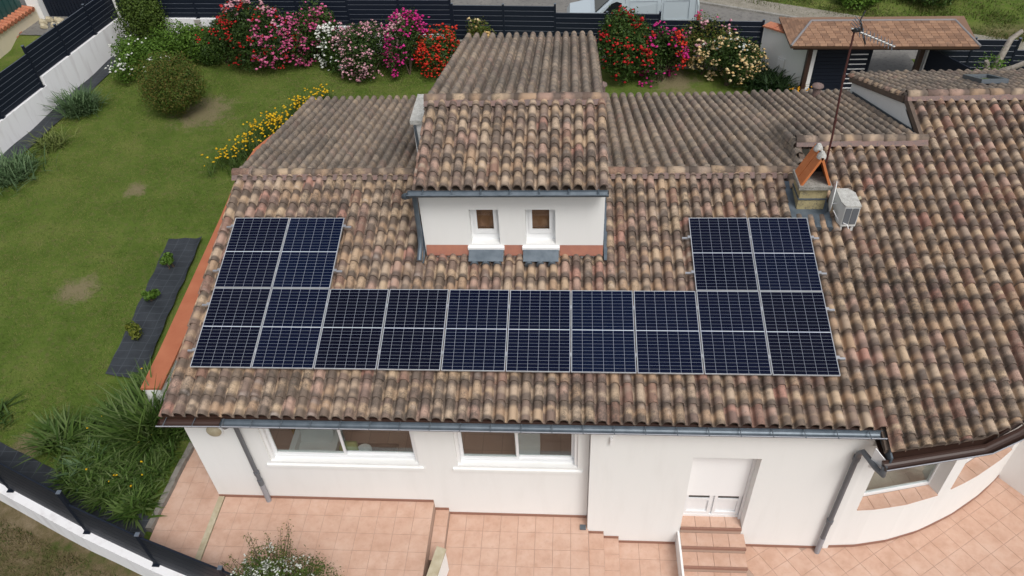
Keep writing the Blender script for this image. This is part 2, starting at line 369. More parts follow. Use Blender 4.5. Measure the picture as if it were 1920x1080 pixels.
# grass: real blades over the lawn, the strip outside the fence and the bank over the road
def blades(x, y, z, h, lean, w):
    n = len(x); a = RNG.uniform(0, 2*np.pi, n); b = RNG.uniform(0, 2*np.pi, n)
    P = np.stack([x, y, z], -1); side = np.stack([np.cos(a), np.sin(a), 0*a], -1)*w[:,None]
    tip = P+np.stack([np.cos(b)*lean, np.sin(b)*lean, h], -1)
    V = np.stack([P-side, P+side, tip], 1).reshape(-1, 3); return V, np.arange(3*n).reshape(n, 3)
def clumpy(x, y, s=1.0):
    return .5+.25*np.sin(x*2.1*s+1.7*np.sin(y*1.3*s))+.25*np.sin(y*2.7*s+1.9*np.cos(x*1.1*s))
n = 330000
x = RNG.uniform(-12.2, 3.6, n); y = RNG.uniform(-1.2, 19.4, n)
keep = ~((x > -2.7) & (y < 13.4)) & ~((x > -4.9) & (x < -3.2) & (y > 2.5) & (y < 8.0) & (x > -4.3-.07*(y-2.7)))
for (bx, by, br) in ((-6.3,5.6,.55), (-6.55,10.05,.35), (-6.05,14.6,1.1)):
    keep &= (np.hypot(x-bx, y-by)*(.7+.6*clumpy(x, y, 3.5)) > br*RNG.uniform(.05, 1.3, n))
keep &= x > (-11.83+.115*(y-11.72)+.72)
keep &= ((x-FENCE_A[0])*.353+(y-FENCE_A[1])*.936) > .75
keep &= ~((x > -3.2) & (y < 2.6))
x, y = x[keep], y[keep]; c = clumpy(x, y)
V, Fq = blades(x, y, ground_z(x, y)-.008, RNG.uniform(.022,.05,len(x))*(.85+.3*c), RNG.uniform(0,.045,len(x)), RNG.uniform(.006,.012,len(x)))
ln = .5+.5*np.sin(x*.9+y*.55+1.3*np.sin(y*.6))
o = npmesh('lawn_grass', V, Fq, 'grass_blade', kind='stuff', rnd=np.clip(RNG.beta(2, 2.4, len(x))*.6+.55*np.clip(2.2*clumpy(x, y, .4)*clumpy(x+3, y-2, 1.5)-.45+.15*np.sin(x*5+y*3), 0, 1), 0, .99))
tag(o, 'short mown green lawn grass beside the house', 'grass', kind='stuff')
n = 110000
x = RNG.uniform(-9, .2, n); y = RNG.uniform(-5, 1.6, n)
keep = (((x-FENCE_A[0])*.353+(y-FENCE_A[1])*.936) < -.42) & (RNG.random(n) < .25+.75*clumpy(x, y, 1.6)**2)
x, y = x[keep], y[keep]
V, Fq = blades(x, y, ground_z(x, y)-.01, RNG.uniform(.03,.11,len(x)), RNG.uniform(0,.10,len(x)), RNG.uniform(.007,.014,len(x)))
o = npmesh('dry_grass', V, Fq, 'grass_dry', kind='stuff', rnd=np.clip(RNG.random(len(x))*.55+.45*(1-clumpy(x, y, 1.1)), 0, .99))
tag(o, 'half dry grass outside the low white wall', 'grass', kind='stuff')
n = 70000
x = RNG.uniform(6, 30, n); y = far_edge(x)+.7+RNG.gamma(2, 1.3, n)
kp = RNG.random(n) < clumpy(x, y, 1.4)**1.6; x, y = x[kp], y[kp]; n = len(x)
V, Fq = blades(x, y, ground_z(x, y), RNG.uniform(.05,.16,n)*(.4+clumpy(x,y)), RNG.uniform(0,.12,n), RNG.uniform(.012,.025,n))
o = npmesh('bank_grass', V, Fq, 'grass_bank', kind='stuff', rnd=RNG.random(n)*.99)
tag(o, 'rough green grass bank across the road', 'grass', kind='stuff')

# ------------------------------------------------------------------ patios with single tiles
def bevel_tile(s, th=.02, b=.006):
    h = s/2; v = [(-h,-h,0),(h,-h,0),(h,h,0),(-h,h,0),(-h,-h,th-b),(h,-h,th-b),(h,h,th-b),(-h,h,th-b),(-h+b,-h+b,th),(h-b,-h+b,th),(h-b,h-b,th),(-h+b,h-b,th)]
    me = bpy.data.meshes.new('tile'); me.from_pydata(v, [], [(0,1,5,4),(1,2,6,5),(2,3,7,6),(3,0,4,7),(4,5,9,8),(5,6,10,9),(6,7,11,10),(7,4,8,11),(8,9,10,11)])
    me.materials.append(MATS['patio_tile']); return me
PT = .37; TILE = bevel_tile(1.0, .02, .004)
def lay(parent, x0, x1, y0, y1, z, sx=PT, sy=PT, joint=.007):
    nx, ny = max(1, round((x1-x0)/sx)), max(1, round((y1-y0)/sy)); ax, ay = (x1-x0)/nx, (y1-y0)/ny
    me = TILE.copy(); 
    for v in me.vertices: v.co.x *= ax-joint; v.co.y *= ay-joint
    L = wloc(parent)
    for i in range(nx):
        for j in range(ny):
            o = link('tile', me, parent); o.location = (x0+(i+.5)*ax-L.x, y0+(j+.5)*ay-L.y, z-.02+random.uniform(-.0015,.0015)-L.z)
def patio(name, label, boxes):
    m = MB()
    for b in boxes: m.box(*b)
    o = m.build(name, 'grout', kind='structure'); return tag(o, label, 'patio', kind='structure')
P1, P2, P3 = -3.65, -4.08, -4.55
p = patio('upper_patio', 'pink terracotta tiled terrace below the two wide windows', [(-.30, 4.13, -3.4, -.3, -5.2, P1-.006)]); lay(p, -.30, 4.13, -3.376, -.37, P1)
p = patio('side_patio', 'pink tiled path round the white house corner beside the planting bed', [(-1.53, -.42, -1.95, 1.1, -5.2, P1-.009)]); lay(p, -1.53, -.43, -1.95, 1.1, P1-.003, .37, .38)
p = patio('middle_patio', 'pink tiled terrace one level below, under the second window', [(4.42, 7.30, -3.4, -.3, -5.2, P2-.006)]); lay(p, 4.42, 7.30, -3.376, -.37, P2)
p = patio('lower_patio', 'lowest tiled terrace left of the door steps', [(7.93, 9.16, -3.6, -.5, -5.2, P3-.006)]); lay(p, 7.93, 9.16, -3.636, -.63, P3)
p = patio('patio_step', 'single tiled step between upper and middle terrace', [(4.134, 4.416, -1.5, -.365, -5.0, -3.936)]); lay(p, 4.135, 4.415, -1.5, -.37, -3.93, .28, .36)
p = patio('patio_steps', 'two tiled steps between middle and lowest terrace', [(7.304, 7.615, -3.5, -.635, -5.1, -4.226), (7.615, 7.928, -3.5, -.635, -5.1, -4.396)])
lay(p, 7.31, 7.615, -3.5, -.64, -4.22, .31, .34); lay(p, 7.62, 7.925, -3.5, -.64, -4.39, .31, .34)
p = patio('courtyard', 'pink tiles laid diagonally in front of the curved bay', [(10.36, 19, -5.0, 3.0, -5.2, P3-.012), (9.165, 10.355, -5.0, -1.66, -5.2, P3-.012)])
me = TILE.copy()
for v in me.vertices: v.co.x *= .388; v.co.y *= .388
q = R(33); L = wloc(p)
BAY = [(12.05,-.61),(12.69,-.57),(13.36,-.44),(14.07,-.20),(14.84,.19),(15.54,.65),(16.02,1.03),(16.2,1.2)]
def bay_y(x): return float(np.interp(x, [b[0] for b in BAY], [b[1] for b in BAY]))
for i in range(-14, 26):
    for j in range(-22, 16):
        x0 = 13+(i*math.cos(q)-j*math.sin(q))*.395; y0 = -1+(i*math.sin(q)+j*math.cos(q))*.395
        lim = -.48 if x0 < 12.05 else bay_y(x0)+.2 if x0 < 16.2 else 1.3
        if (10.44 < x0 < 17.3 or (9.4 < x0 <= 10.44 and y0 < -1.85)) and -3.9 < y0 < lim:
            o = link('tile', me, p); o.location = (x0, y0, P3-.026+random.uniform(-.001,.001)); o.rotation_euler = (0,0,q)
# strips of plain stone
m = MB(); m.box(-.43, -.31, -2.2, -.37, -4.2, P1+.02)
o = m.build('stone_strip', 'coping_cream', kind='structure'); tag(o, 'cream stone strip dividing the tiled terrace', 'paving strip', kind='structure')
e0 = Vector((-1.66,-1.2,-3.75)); e1 = Vector((-1.53, 1.05,-3.75)); segs = 4
st = thing('bed_edging', 'rough grey stone edging between planting bed and tiled path', 'edging', (-1.6,-.1,-3.7))
for i in range(segs):
    a = e0.lerp(e1, i/segs); b = e0.lerp(e1, (i+.985)/segs)
    MB().obox(a, b-a, (.12+.01*(i%2),0,0), (0,0,.20+.012*(i%3))).build('stone', 'edging_stone', st)

# ------------------------------------------------------------------ the house
H = thing('house', 'white rendered house with canal tile roofs and a small raised tower', 'house', (6, 4, -4.6))
AL = R(14.12); ca, sa = math.cos(AL), math.sin(AL)
def FP(u, v, w): return Vector((u, v*ca-w*sa, v*sa+w*ca))             # front slope: w = 0 is the top of the solar panels
def facade(name, x0, x1, y0, y1, z0, z1, holes, m='render_white'):
    """wall along X with rectangular openings (xa, xb, za, zb)"""
    mb = MB(); xs = sorted({x0, x1, *[h[0] for h in holes], *[h[1] for h in holes]})
    for a, b in zip(xs[:-1], xs[1:]):
        cuts = sorted([(h[2], h[3]) for h in holes if h[0] <= a+1e-6 and h[1] >= b-1e-6]); z = z0
        for c, d in cuts:
            if c > z: mb.box(a, b, y0, y1, z, c)
            z = d
        if z < z1: mb.box(a, b, y0, y1, z, z1)
    return mb.build(name, m, H)
YL, YR = -.36, -.63
W1, W2, DR = (1.02, 3.98, -2.36, -1.10), (4.74, 7.06, -2.36, -1.10), (9.14, 10.35, -3.9, -1.56)
facade('wall', -.42, 7.27, YL, YL+.28, -4.4, -.62, [W1, W2])
facade('wall', 7.28, 12.16, YR, YR+.34, -4.9, -.62, [(DR[0], DR[1], -4.2, DR[3])])
sw = MB(); sw.box(-.42, -.14, YL+.28, .4, -4.4, -.62); sw.box(-.42, -.14, 3.4, 9.9, -4.4, -.62); sw.box(-.42, -.14, .4, 3.4, -4.4, -3.4); sw.box(-.42, -.14, .4, 3.4, -1.0, -.62); sw.build('wall', 'render_white', H)
sf = MB(); sf.box(-.34, -.27, .4, .47, -3.4, -1.0); sf.box(-.34, -.27, 3.33, 3.4, -3.4, -1.0); sf.box(-.34, -.27, 1.86, 1.94, -3.4, -1.0); sf.box(-.34, -.27, .47, 3.33, -3.4, -3.32); sf.box(-.34, -.27, .47, 3.33, -1.08, -1.0)
added_window = sf.build('window', 'white_pvc', H); MB().box(-.31, -.30, .47, 3.33, -3.32, -1.08).build('pane', 'window_glass', added_window)  # unseen side window and its opening, added to let daylight brighten the room
MB().box(-.42, 14.4, 9.62, 9.9, -4.4, -.35).build('wall', 'render_white', H)
# gable end under the left verge
zl = lambda y: -.62 if y < -.3 else 0
MB().slab([(-.42,-.08,-.62), (-.42,9.62,-.62), (-.42,9.62,-.38), (-.42,4.74,.83), (-.42,-.08,-.35)], (.26,0,0)).build('gable', 'render_white', H)
MB().box(7.275, 7.45, YR+.34, 3, -4.9, -.62).build('partition', 'room_wall', H)
MB().box(-.14, 7.275, YL+.28, 3.6, -3.7, -3.5).build('room_floor', 'room_floor', H)
MB().box(-.14, 7.275, 3.6, 3.8, -3.7, -.6).build('room_wall', 'room_wall', H)
MB().box(-.14, 7.275, YL+.28, 3.6, -.75, -.62).build('ceiling', 'room_wall', H)
# wide sliding windows
def slider(w, y):
    xa, xb, za, zb = w; f = MB(); t = .07
    f.box(xa, xb, y, y+.10, za, za+t); f.box(xa, xb, y, y+.10, zb-t, zb); f.box(xa, xa+t, y, y+.10, za+t, zb-t); f.box(xb-t, xb, y, y+.10, za+t, zb-t)
    o = f.build('window', 'white_pvc', H); xm = (xa+xb)/2
    for k, (a, b, yy) in enumerate(((xa+t, xm+.035, y+.012), (xm-.035, xb-t, y+.058))):
        s = MB(); q = .05
        s.box(a, b, yy, yy+.035, za+t, za+t+q); s.box(a, b, yy, yy+.035, zb-t-q, zb-t); s.box(a, a+q, yy, yy+.035, za+t+q, zb-t-q); s.box(b-q, b, yy, yy+.035, za+t+q, zb-t-q)
        s.build('sash', 'white_pvc', o); MB().box(a+q, b-q, yy+.014, yy+.02, za+t+q, zb-t-q).build('pane', 'window_glass', o)
    MB().slab([(xa-.10, YL-.04, za-.075), (xb+.10, YL-.04, za-.075), (xb+.10, YL+.0, za-.05), (xb-.001, y+.02, za-.004), (xa+.001, y+.02, za-.004), (xa-.10, YL+.0, za-.05)], (0,0,-.075)).build('sill', 'render_white', o)
    # half-cased white roller guides on the sides
    MB().box(xa+.001, xa+.06, y-.07, y-.003, za, zb).build('guide', 'white_frame', o); MB().box(xb-.06, xb-.001, y-.07, y-.003, za, zb).build('guide', 'white_frame', o)
slider(W1, YL+.12); slider(W2, YL+.12)
# door with half-lowered shutter, deep reveal
yd = YR+.30
d = MB().box(DR[0], DR[1], yd, yd+.05, -3.9, -1.56).build('door', 'white_pvc', H)
MB().box(DR[0]+.02, DR[1]-.02, yd-.045, yd-.004, -3.9, -3.83).build('threshold', 'white_frame', d)
for k in (0, 1):
    a = DR[0]+.06+k*.57; fr = MB()
    fr.box(a, a+.525, yd-.035, yd-.004, -3.82, -3.74); fr.box(a, a+.06, yd-.035, yd-.004, -3.74, -3.10); fr.box(a+.465, a+.525, yd-.035, yd-.004, -3.74, -3.10); fr.box(a+.06, a+.465, yd-.035, yd-.004, -3.34, -3.27)
    fr.build('leaf', 'white_pvc', d)
    MB().box(a+.06, a+.465, yd-.015, yd-.004, -3.27, -3.10).build('pane', 'van_glass', d)
sh = MB().box(DR[0]+.02, DR[1]-.02, yd-.055, yd-.045, -3.13, -1.6).build('shutter', 'white_frame', d)
n = 36
for i in range(n):
    z = -3.13+i*.0425
    MB().obox((DR[0]+.05, yd-.062, z), (DR[1]-DR[0]-.10,0,0), (0,.007,.0), (0,.004,.036)).build('slat', 'white_frame', sh)
for xx in (DR[0]+.002, DR[1]-.05): MB().box(xx, xx+.048, yd-.09, yd-.064, -3.9, -1.56).build('guide', 'white_frame', d)
# door steps
DS = thing('door_steps', 'four tiled steps with dark red nosings leading up to the shuttered door', 'steps', (9.75,-1.2,P3))
for i, zz in enumerate((-3.9, -4.065, -4.23, -4.395)):
    ya = YR+.29 if i == 0 else YR-.02-.33*(i-1)-.02; yb = YR-.02-.33*i
    if i == 0: yb = YR-.02
    ya = [YR+.29, YR-.02, YR-.35, YR-.68][i]; yb = [YR-.02, YR-.35, YR-.68, YR-1.01][i]
    x0, x1 = (DR[0]+.004, DR[1]-.004) if i == 0 else (DR[0], DR[1]+.06)
    st_ = MB().box(x0, x1, yb, ya-.001, P3-.3, zz-.012).build('step', 'grout', DS)
    lay(st_, x0, x1, yb+.03, ya-.002, zz, .33, .33)
    MB().box(x0, x1, yb-.012, yb+.028, zz-.06, zz+.004).build('nosing', 'skirting_tile', st_)
MB().box(DR[0]-.045, DR[0]-.004, YR-1.02, YR-.004, P3-.2, -4.06).build('cheek', 'render_white', DS)
# skirting along the walls
for (a, b, y, z) in ((-.42, 4.13, YL, P1), (4.13, 4.42, YL, -3.93), (4.42, 7.27, YL, P2), (7.28, 7.615, YR, -4.22), (7.615, 7.93, YR, -4.39), (7.93, DR[0]-.05, YR, P3), (DR[1]+.07, 12.05, YR, P3)):
    MB().box(a, b-.004, y-.014, y-.002, z, z+.075).build('skirting', 'skirting_tile', H)

# curved bay on the right
def bayprism(pts, th, z0, z1, name, m='render_white'):
    P = [Vector((x,y,0)) for x,y in pts]; out = []
    for i in range(len(P)):
        d = (P[min(i+1,len(P)-1)]-P[max(i-1,0)]).normalized(); out.append(P[i]+Vector((-d.y, d.x, 0))*th)
    MB().prism([(p.x,p.y) for p in P]+[(p.x,p.y) for p in out[::-1]], z0, z1).build(name, m, H)
def bsub(xa, xb, n=7): return [(x, bay_y(x)) for x in np.linspace(xa, xb, n)]
bayprism(bsub(12.05, 16.2, 26), .28, -4.9, -3.2, 'wall')
bayprism(bsub(12.05, 12.42, 3), .28, -3.2, -.75, 'wall'); bayprism(bsub(14.04, 14.34, 3), .28, -3.2, -.75, 'wall'); bayprism(bsub(15.87, 16.2, 3), .28, -3.2, -.75, 'wall')
bayprism(bsub(12.05, 16.2, 26), .28, -1.15, -.66, 'wall')
for xa, xb in ((12.42, 14.04), (14.34, 15.87)):
    n = 5; xs_ = np.linspace(xa, xb, n+1)
    A = Vector((xa, bay_y(xa), 0)); B = Vector((xb, bay_y(xb), 0)); d = (B-A).normalized(); nr = Vector((-d.y, d.x, 0))
    wp = MB(); o0 = A+nr*.235+Vector((0,0,-3.16)); L = (B-A).length; t = .07; hh = 2.0
    def fb(mb, a, b, za, zb, dy0=0, dy1=.07): mb.obox(o0+d*a+nr*dy0+Vector((0,0,za)), d*(b-a), nr*(dy1-dy0), Vector((0,0,zb-za)))
    fb(wp, 0, L, 0, t); fb(wp, 0, L, hh-t, hh); fb(wp, 0, t, t, hh-t); fb(wp, L-t, L, t, hh-t)
    w = wp.build('window', 'white_pvc', H)
    gp = MB(); fb(gp, t, L-t, t, hh-t, .03, .036); gp.build('pane', 'window_glass', w)
    for i in range(n):                     # tiled sill
        c = MB(); g_ = .004
        a0, a1 = xs_[i]+g_, xs_[i+1]-g_
        pa, pb = Vector((a0, bay_y(a0), 0)), Vector((a1, bay_y(a1), 0))
        ia, ib = A+d*((pa-A).dot(d))+nr*.23, A+d*((pb-A).dot(d))+nr*.23
        pa -= nr*.012; pb -= nr*.012
        c.slab([(pa.x,pa.y,-3.165),(pb.x,pb.y,-3.165),(ib.x,ib.y,-3.165),(ia.x,ia.y,-3.165)], (0,0,-.033)).build('tile', 'patio_tile', w)
MB().prism([(x, y+.45) for x, y in bsub(12.45, 15.9, 12)]+[(17.0, 3.5), (12.45, 3.5)], -4.4, -3.6).build('room_floor', 'room_tile_pale', H)
MB().box(12.2, 16.0, 3.5, 3.7, -4.4, -.6).build('room_wall', 'room_wall', H)
MB().slab([(16.2,1.2,-4.9),(17.9,-1.05,-4.9),(17.9,-1.05,-.9),(16.2,1.2,-.9)], (.25,.19,0)).build('wall', 'render_white', H)
bs_ = bsub(12.05, 16.2, 14); 
for i in range(len(bs_)-1):
    a, b = Vector((*bs_[i], P3)), Vector((*bs_[i+1], P3)); dd = (b-a).normalized(); nn = Vector((dd.y, -dd.x, 0))
    MB().obox(a+nn*.003, (b-a), nn*.012, (0,0,.075)).build('skirting', 'skirting_tile', H)
MB().box(11.95, 12.16, YR+.34, 3.5, -4.9, -.62).build('wall', 'render_white', H)

# ------------------------------------------------------------------ roofs
PITCHW = .2208
def tile_arrays():
    pr = [(.000,-.034),(.024,-.066),(.052,-.052)]
    for k in range(9):
        t = math.pi*(1-k/8); pr.append((.138+.075*math.cos(t), -.018+.104*math.sin(t)**.9))
    pr.append((.226, -.032))
    n = len(pr); V = []; UV = []; L = 1.0
    for yy, sc, dz in ((0, 1.05, .032), (.5, 1.0, .016), (1.0, .94, .0)):
        for k, (x, z) in enumerate(pr): V.append((.114+(x-.114)*sc, yy, z*sc+dz)); UV.append((k/(n-1), yy))
    for k, (x, z) in enumerate(pr): V.append((.114+(x-.114)*1.05, 0, z*1.05+.032)); UV.append((k/(n-1), 0))       # lip
    for k, (x, z) in enumerate(pr): V.append((.114+(x-.114)*1.0, .004, z*1.05+.032-.03)); UV.append((k/(n-1), 0))
    F = []; sm = []
    for r_ in (0, 1):
        for k in range(n-1): F.append((r_*n+k, r_*n+k+1, (r_+1)*n+k+1, (r_+1)*n+k)); sm.append(True)
    for k in range(n-1): F.append((4*n+k, 4*n+k+1, 3*n+k+1, 3*n+k)); sm.append(False)
    return np.array(V), np.array(F), np.array(UV), np.array(sm)
TV, TF, TUV, TSM = tile_arrays()
TILES = []        # (matrix 3x3, origin, material)
def field(O, U, V, us, vlow, vhigh, course, m, skip=None, overlap=.07, cutrow=False):
    O, U, V = (np.array(q, float) for q in (O, U, V)); N = np.cross(U, V); N /= np.linalg.norm(N)
    for u in us:
        lo, hi = vlow(u), vhigh(u); k0 = math.ceil((lo-1e-6)/course) if cutrow else None
        rows = []
        if cutrow:
            v = k0*course
            if v-lo > .05: rows.append((lo, v-lo+overlap, -.012))
            while v < hi-.04: rows.append((v, min(course+overlap, hi-v+.02), 0)); v += course
        else:
            v = lo
            while v < hi-.04: rows.append((v, min(course+overlap, hi-v+.02), 0)); v += course
        for v, Ln, dz in rows:
            if skip and skip(u+.11, v+Ln/2): continue
            ju, jv, jz, jr = random.gauss(0,.0035), random.gauss(0,.006), random.gauss(0,.002), random.gauss(0,.008)
            U2 = U+V*jr; M = np.stack([U2, V*Ln, N+U*random.gauss(0,.012)], 1)
            TILES.append((M, O+U*(u+ju)+V*(v+jv)+N*(dz+jz), m))
WB = -.205                                   # tile bed below the top of the panels
Of = FP(0, 0, WB); Uf = (1,0,0); Vf = (0, ca, sa)
TX0, TX1, TY = 4.0, 7.56, 2.66
vY = lambda y: (y+WB*sa)/ca
def skip_main(u, v):
    y = v*ca-WB*sa
    if TX0-.16 < u < TX1+.05 and y > TY+.02: return True
    return 11.22 < u < 12.02 and 3.42 < y < 4.42
us = [-.41+i*PITCHW for i in range(57)]
field(Of, Uf, Vf, us, lambda u: vY(-.80), lambda u: vY(TY-.03) if TX0-.04 < u+.11 < TX1+.02 else vY(4.70) if u < 11.75 else vY(5.48), .372, 'roof_tile_sunny', skip_main)
usB = [-.41+57*PITCHW-.012+i*PITCHW for i in range(30)]
def wing_low(u):
    u += .11
    return vY(float(np.interp(u, [11.9, 13.75, 14.35, 18, 20], [-1.23, -.93, -.66, 1.6, 2.8])))
field(Of, Uf, Vf, usB, wing_low, lambda u: vY(5.48) if u < 14.2 else vY(6.80), .335, 'roof_tile_sunny', lambda u, v: 12.0 < u < 12.15 and 3.5 < v < 4.3, cutrow=True)
def back(O, ang, x0, x1, length, course, m, skip=None, warp=None):
    U = (-1,0,0); V = (0, -math.cos(ang), math.sin(ang)); n = int(round((x1-x0)/PITCHW)); p_ = (x1-x0)/n
    base = np.array((x1, O[0], O[1]))-np.array(V)*length
    N = np.cross(U, V); base = base-N*.075
    if warp:
        for i in range(n):
            xc = x1-(i+.5)*p_; f_ = min(1, max(0, (xc-warp[0])/(x1-warp[0])))
            tp = np.array((0, O[0]+(warp[1]-O[0])*f_, O[1]+(warp[2]-O[1])*f_)); b_ = np.array((0, base[1], base[2])); d_ = tp-N*.075-b_; L_ = float(np.linalg.norm(d_)); Vw = d_/L_
            field((x1-i*p_, b_[1], b_[2]), U, Vw, [0], lambda u: 0, lambda u: L_-.02, course, m)
        return
    field(base, U, V, [i*p_ for i in range(n)], lambda u: 0, lambda u: length-.02, course, m, skip and (lambda u, v: skip(x1-u, v)))
BM = R(12.2); back((4.74, 1.065), BM, -.42, TX0-.02, 5.62, .36, 'roof_tile_lichen'); 
def fan(x0, x1, n, ye, ze, m, course=.36):
    # columns spread like a fan: tops run along the main ridge, then up the edge of the next roof
    tot = (x1-x0)+.84
    for i in range(n):
        xb = x0+(x1-x0)*(i+.5)/n; s_ = tot*(i+.5)/n
        T = np.array((x0+s_, 4.74, 1.065)) if s_ < x1-x0 else np.array((x1, 4.74+(s_-(x1-x0))*.79/.84, 1.065+(s_-(x1-x0))*.265/.84))
        B = np.array((xb, ye, ze)); d = T-B; L_ = float(np.linalg.norm(d)); V = d/L_; U = np.array((-1.,0,0)); U = U-V*(U@V); U /= np.linalg.norm(U); N = np.cross(U, V)
        field(B-N*.075-U*.12, U*1.12, V, [0], lambda u: 0, lambda u: L_-.02, course, m)
fan(TX1+.02, 11.72, 19, 4.74+5.62*math.cos(BM), 1.065-5.62*math.sin(BM), 'roof_tile_lichen')
BS = R(16.6); back((5.53, 1.33), BS, 11.72, 14.28, 4.85, .36, 'roof_tile_lichen')
BW = R(20); back((6.85, 1.64), BW, 14.25, 20.5, 3.75, .335, 'roof_tile_lichen')
# tower
TZ = 2.86; TYR = 4.62
tO = np.array((0, TYR, TZ))-np.array(Vf)*2.32-np.cross(Uf, Vf)*.075
field(tO, Uf, Vf, [TX0+.01+i*.2222 for i in range(16)], lambda u: 0, lambda u: 2.30, .345, 'roof_tile_sunny')
back((TYR, TZ), AL, TX0, TX1, 6.85, .36, 'roof_tile_lichen')
# decks under the tiles
RF = MB()
def deck(pts, th=.10): return MB().slab(pts, (0,0,-th))
rf = deck([FP(-.38, vY(-.78), WB-.095), FP(12.1, vY(-.78), WB-.095), FP(12.1, vY(4.70), WB-.095), FP(-.38, vY(4.70), WB-.095)]).build('roof', 'deck_brown', H)
rw = deck([FP(12.11, vY(-1.12), WB-.10), FP(13.78, vY(-.84), WB-.10), FP(14.4, vY(-.56), WB-.10), FP(20, vY(2.9), WB-.10), FP(20, vY(6.7), WB-.10), FP(14.3, vY(6.7), WB-.10), FP(14.3, vY(5.45), WB-.10), FP(12.11, vY(5.45), WB-.10)]).build('roof', 'deck_brown', H)
def bdeck(O, ang, x0, x1, ln):
    V = Vector((0, -math.cos(ang), math.sin(ang))); N = Vector((0, math.sin(ang), math.cos(ang))); t0 = Vector((0, O[0], O[1]))-N*.165; b0 = t0-V*(ln-.03)
    X0, X1 = Vector((x0,0,0)), Vector((x1,0,0))
    return deck([b0+X1, b0+X0, t0+X0, t0+X1]).build('roof', 'deck_brown', H)
bdeck((4.74,1.065), BM, -.38, 4.0, 5.62); bdeck((4.74,1.065), BM, 7.55, 11.7, 5.62); bdeck((5.53,1.33), BS, 11.74, 14.25, 4.85); bdeck((6.85,1.64), BW, 14.3, 20.5, 3.75)
tf = FP(0,0,0); Nf = Vector((0,-sa,ca)); V3 = Vector((0,ca,sa)); t0 = Vector((0,TYR,TZ))-Nf*.165; b0 = t0-V3*2.28
deck([b0+Vector((4.02,0,0)), b0+Vector((7.54,0,0)), t0+Vector((7.54,0,0)), t0+Vector((4.02,0,0))]).build('roof', 'deck_brown', H)
bdeck((TYR,TZ), AL, 4.02, 7.54, 6.85)
# tower body
MB().slab([(4.04,2.9,.2),(4.04,10.9,-1),(4.04,10.9,1.05),(4.04,TYR,2.68),(4.04,2.9,2.22)], (.24,0,0)).build('wall', 'render_white', H)
MB().slab([(7.29,2.9,.2),(7.29,10.9,-1),(7.29,10.9,1.05),(7.29,TYR,2.68),(7.29,2.9,2.22)], (.24,0,0)).build('wall', 'render_white', H)
MB().box(4.04, 7.53, 10.66, 10.9, -4.3, 1.0).build('wall', 'render_white', H)
TW = [(4.97, 5.53, .73, 1.56), (6.04, 6.61, .73, 1.56)]
facade('wall', 4.04, 7.53, TY, TY+.24, .25, 2.16, TW)
MB().box(4.3, 7.28, 2.96, 3.0, .3, 2.0).build('panelling', 'wood_brown', H)
for (xa, xb, za, zb) in TW:
    y = TY+.17; f = MB(); t = .075
    f.box(xa, xb, y, y+.07, za, za+.20); f.box(xa, xb, y, y+.07, zb-t, zb); f.box(xa, xa+t, y, y+.07, za+.20, zb-t); f.box(xb-t, xb, y, y+.07, za+.20, zb-t)
    w = f.build('window', 'white_pvc', H); s = MB(); y2 = y-.02
    s.box(xa+t-.02, xb-t+.02, y2, y2+.018, za+.15, za+.25); s.box(xa+t-.02, xa+t+.045, y2, y2+.018, za+.25, zb-t+.02); s.box(xb-t-.045, xb-t+.02, y2, y2+.018, za+.25, zb-t+.02)
    s.build('sash', 'white_pvc', w); MB().box(xa+t+.002, xb-t-.002, y+.03, y+.035, za+.202, zb-t).build('pane', 'window_glass', w)
    MB().slab([(xa-.08,TY-.06,za-.05),(xb+.08,TY-.06,za-.05),(xb+.08,TY-.001,za-.03),(xb-.002,y,za+.004),(xa+.002,y,za+.004),(xa-.08,TY-.001,za-.03)], (0,0,-.055)).build('sill', 'white_frame', w)
    # lead apron below the window, dressed over three tile crowns
    ap = MB(); ap.slab([FP(xa-.06, vY(TY-.24), -.085), FP(xb+.06, vY(TY-.24), -.085), (xb+.06, TY-.012, .668), (xa-.06, TY-.012, .668)], Nf*-.012)
    for k in range(3): ap.tube([FP(xa+.05+k*.225, vY(TY-.275), -.162), FP(xa+.05+k*.225, vY(TY-.20), -.155)], [.085,.07], 10)
    ap.build('flashing', 'zinc', H)
for a, b in ((4.06, 4.90), (5.60, 5.97), (6.69, 7.53)):
    MB().slab([FP(a, vY(TY-.05), -.15), FP(b, vY(TY-.05), -.15), (b, TY-.004, .71), (a, TY-.004, .71)], Nf*-.02).build('mortar', 'terracotta_mortar', H)
MB().slab([FP(3.86, vY(2.42), -.14), FP(4.02, vY(2.42), -.15), FP(4.02, vY(4.5), -.10), FP(3.90, vY(4.5), -.12)], Nf*-.012).build('flashing', 'zinc', H)
MB().slab([FP(7.55, vY(2.5), -.14), FP(7.63, vY(2.5), -.15), FP(7.63, vY(4.6), -.12), FP(7.55, vY(4.6), -.12)], Nf*-.012).build('flashing', 'zinc', H)
MB().tube([(3.99,2.60,2.02),(3.98,2.60,1.1),(3.97,2.56,.78),(3.96,2.30,.60)], .05, 10).build('downpipe', 'zinc', H)
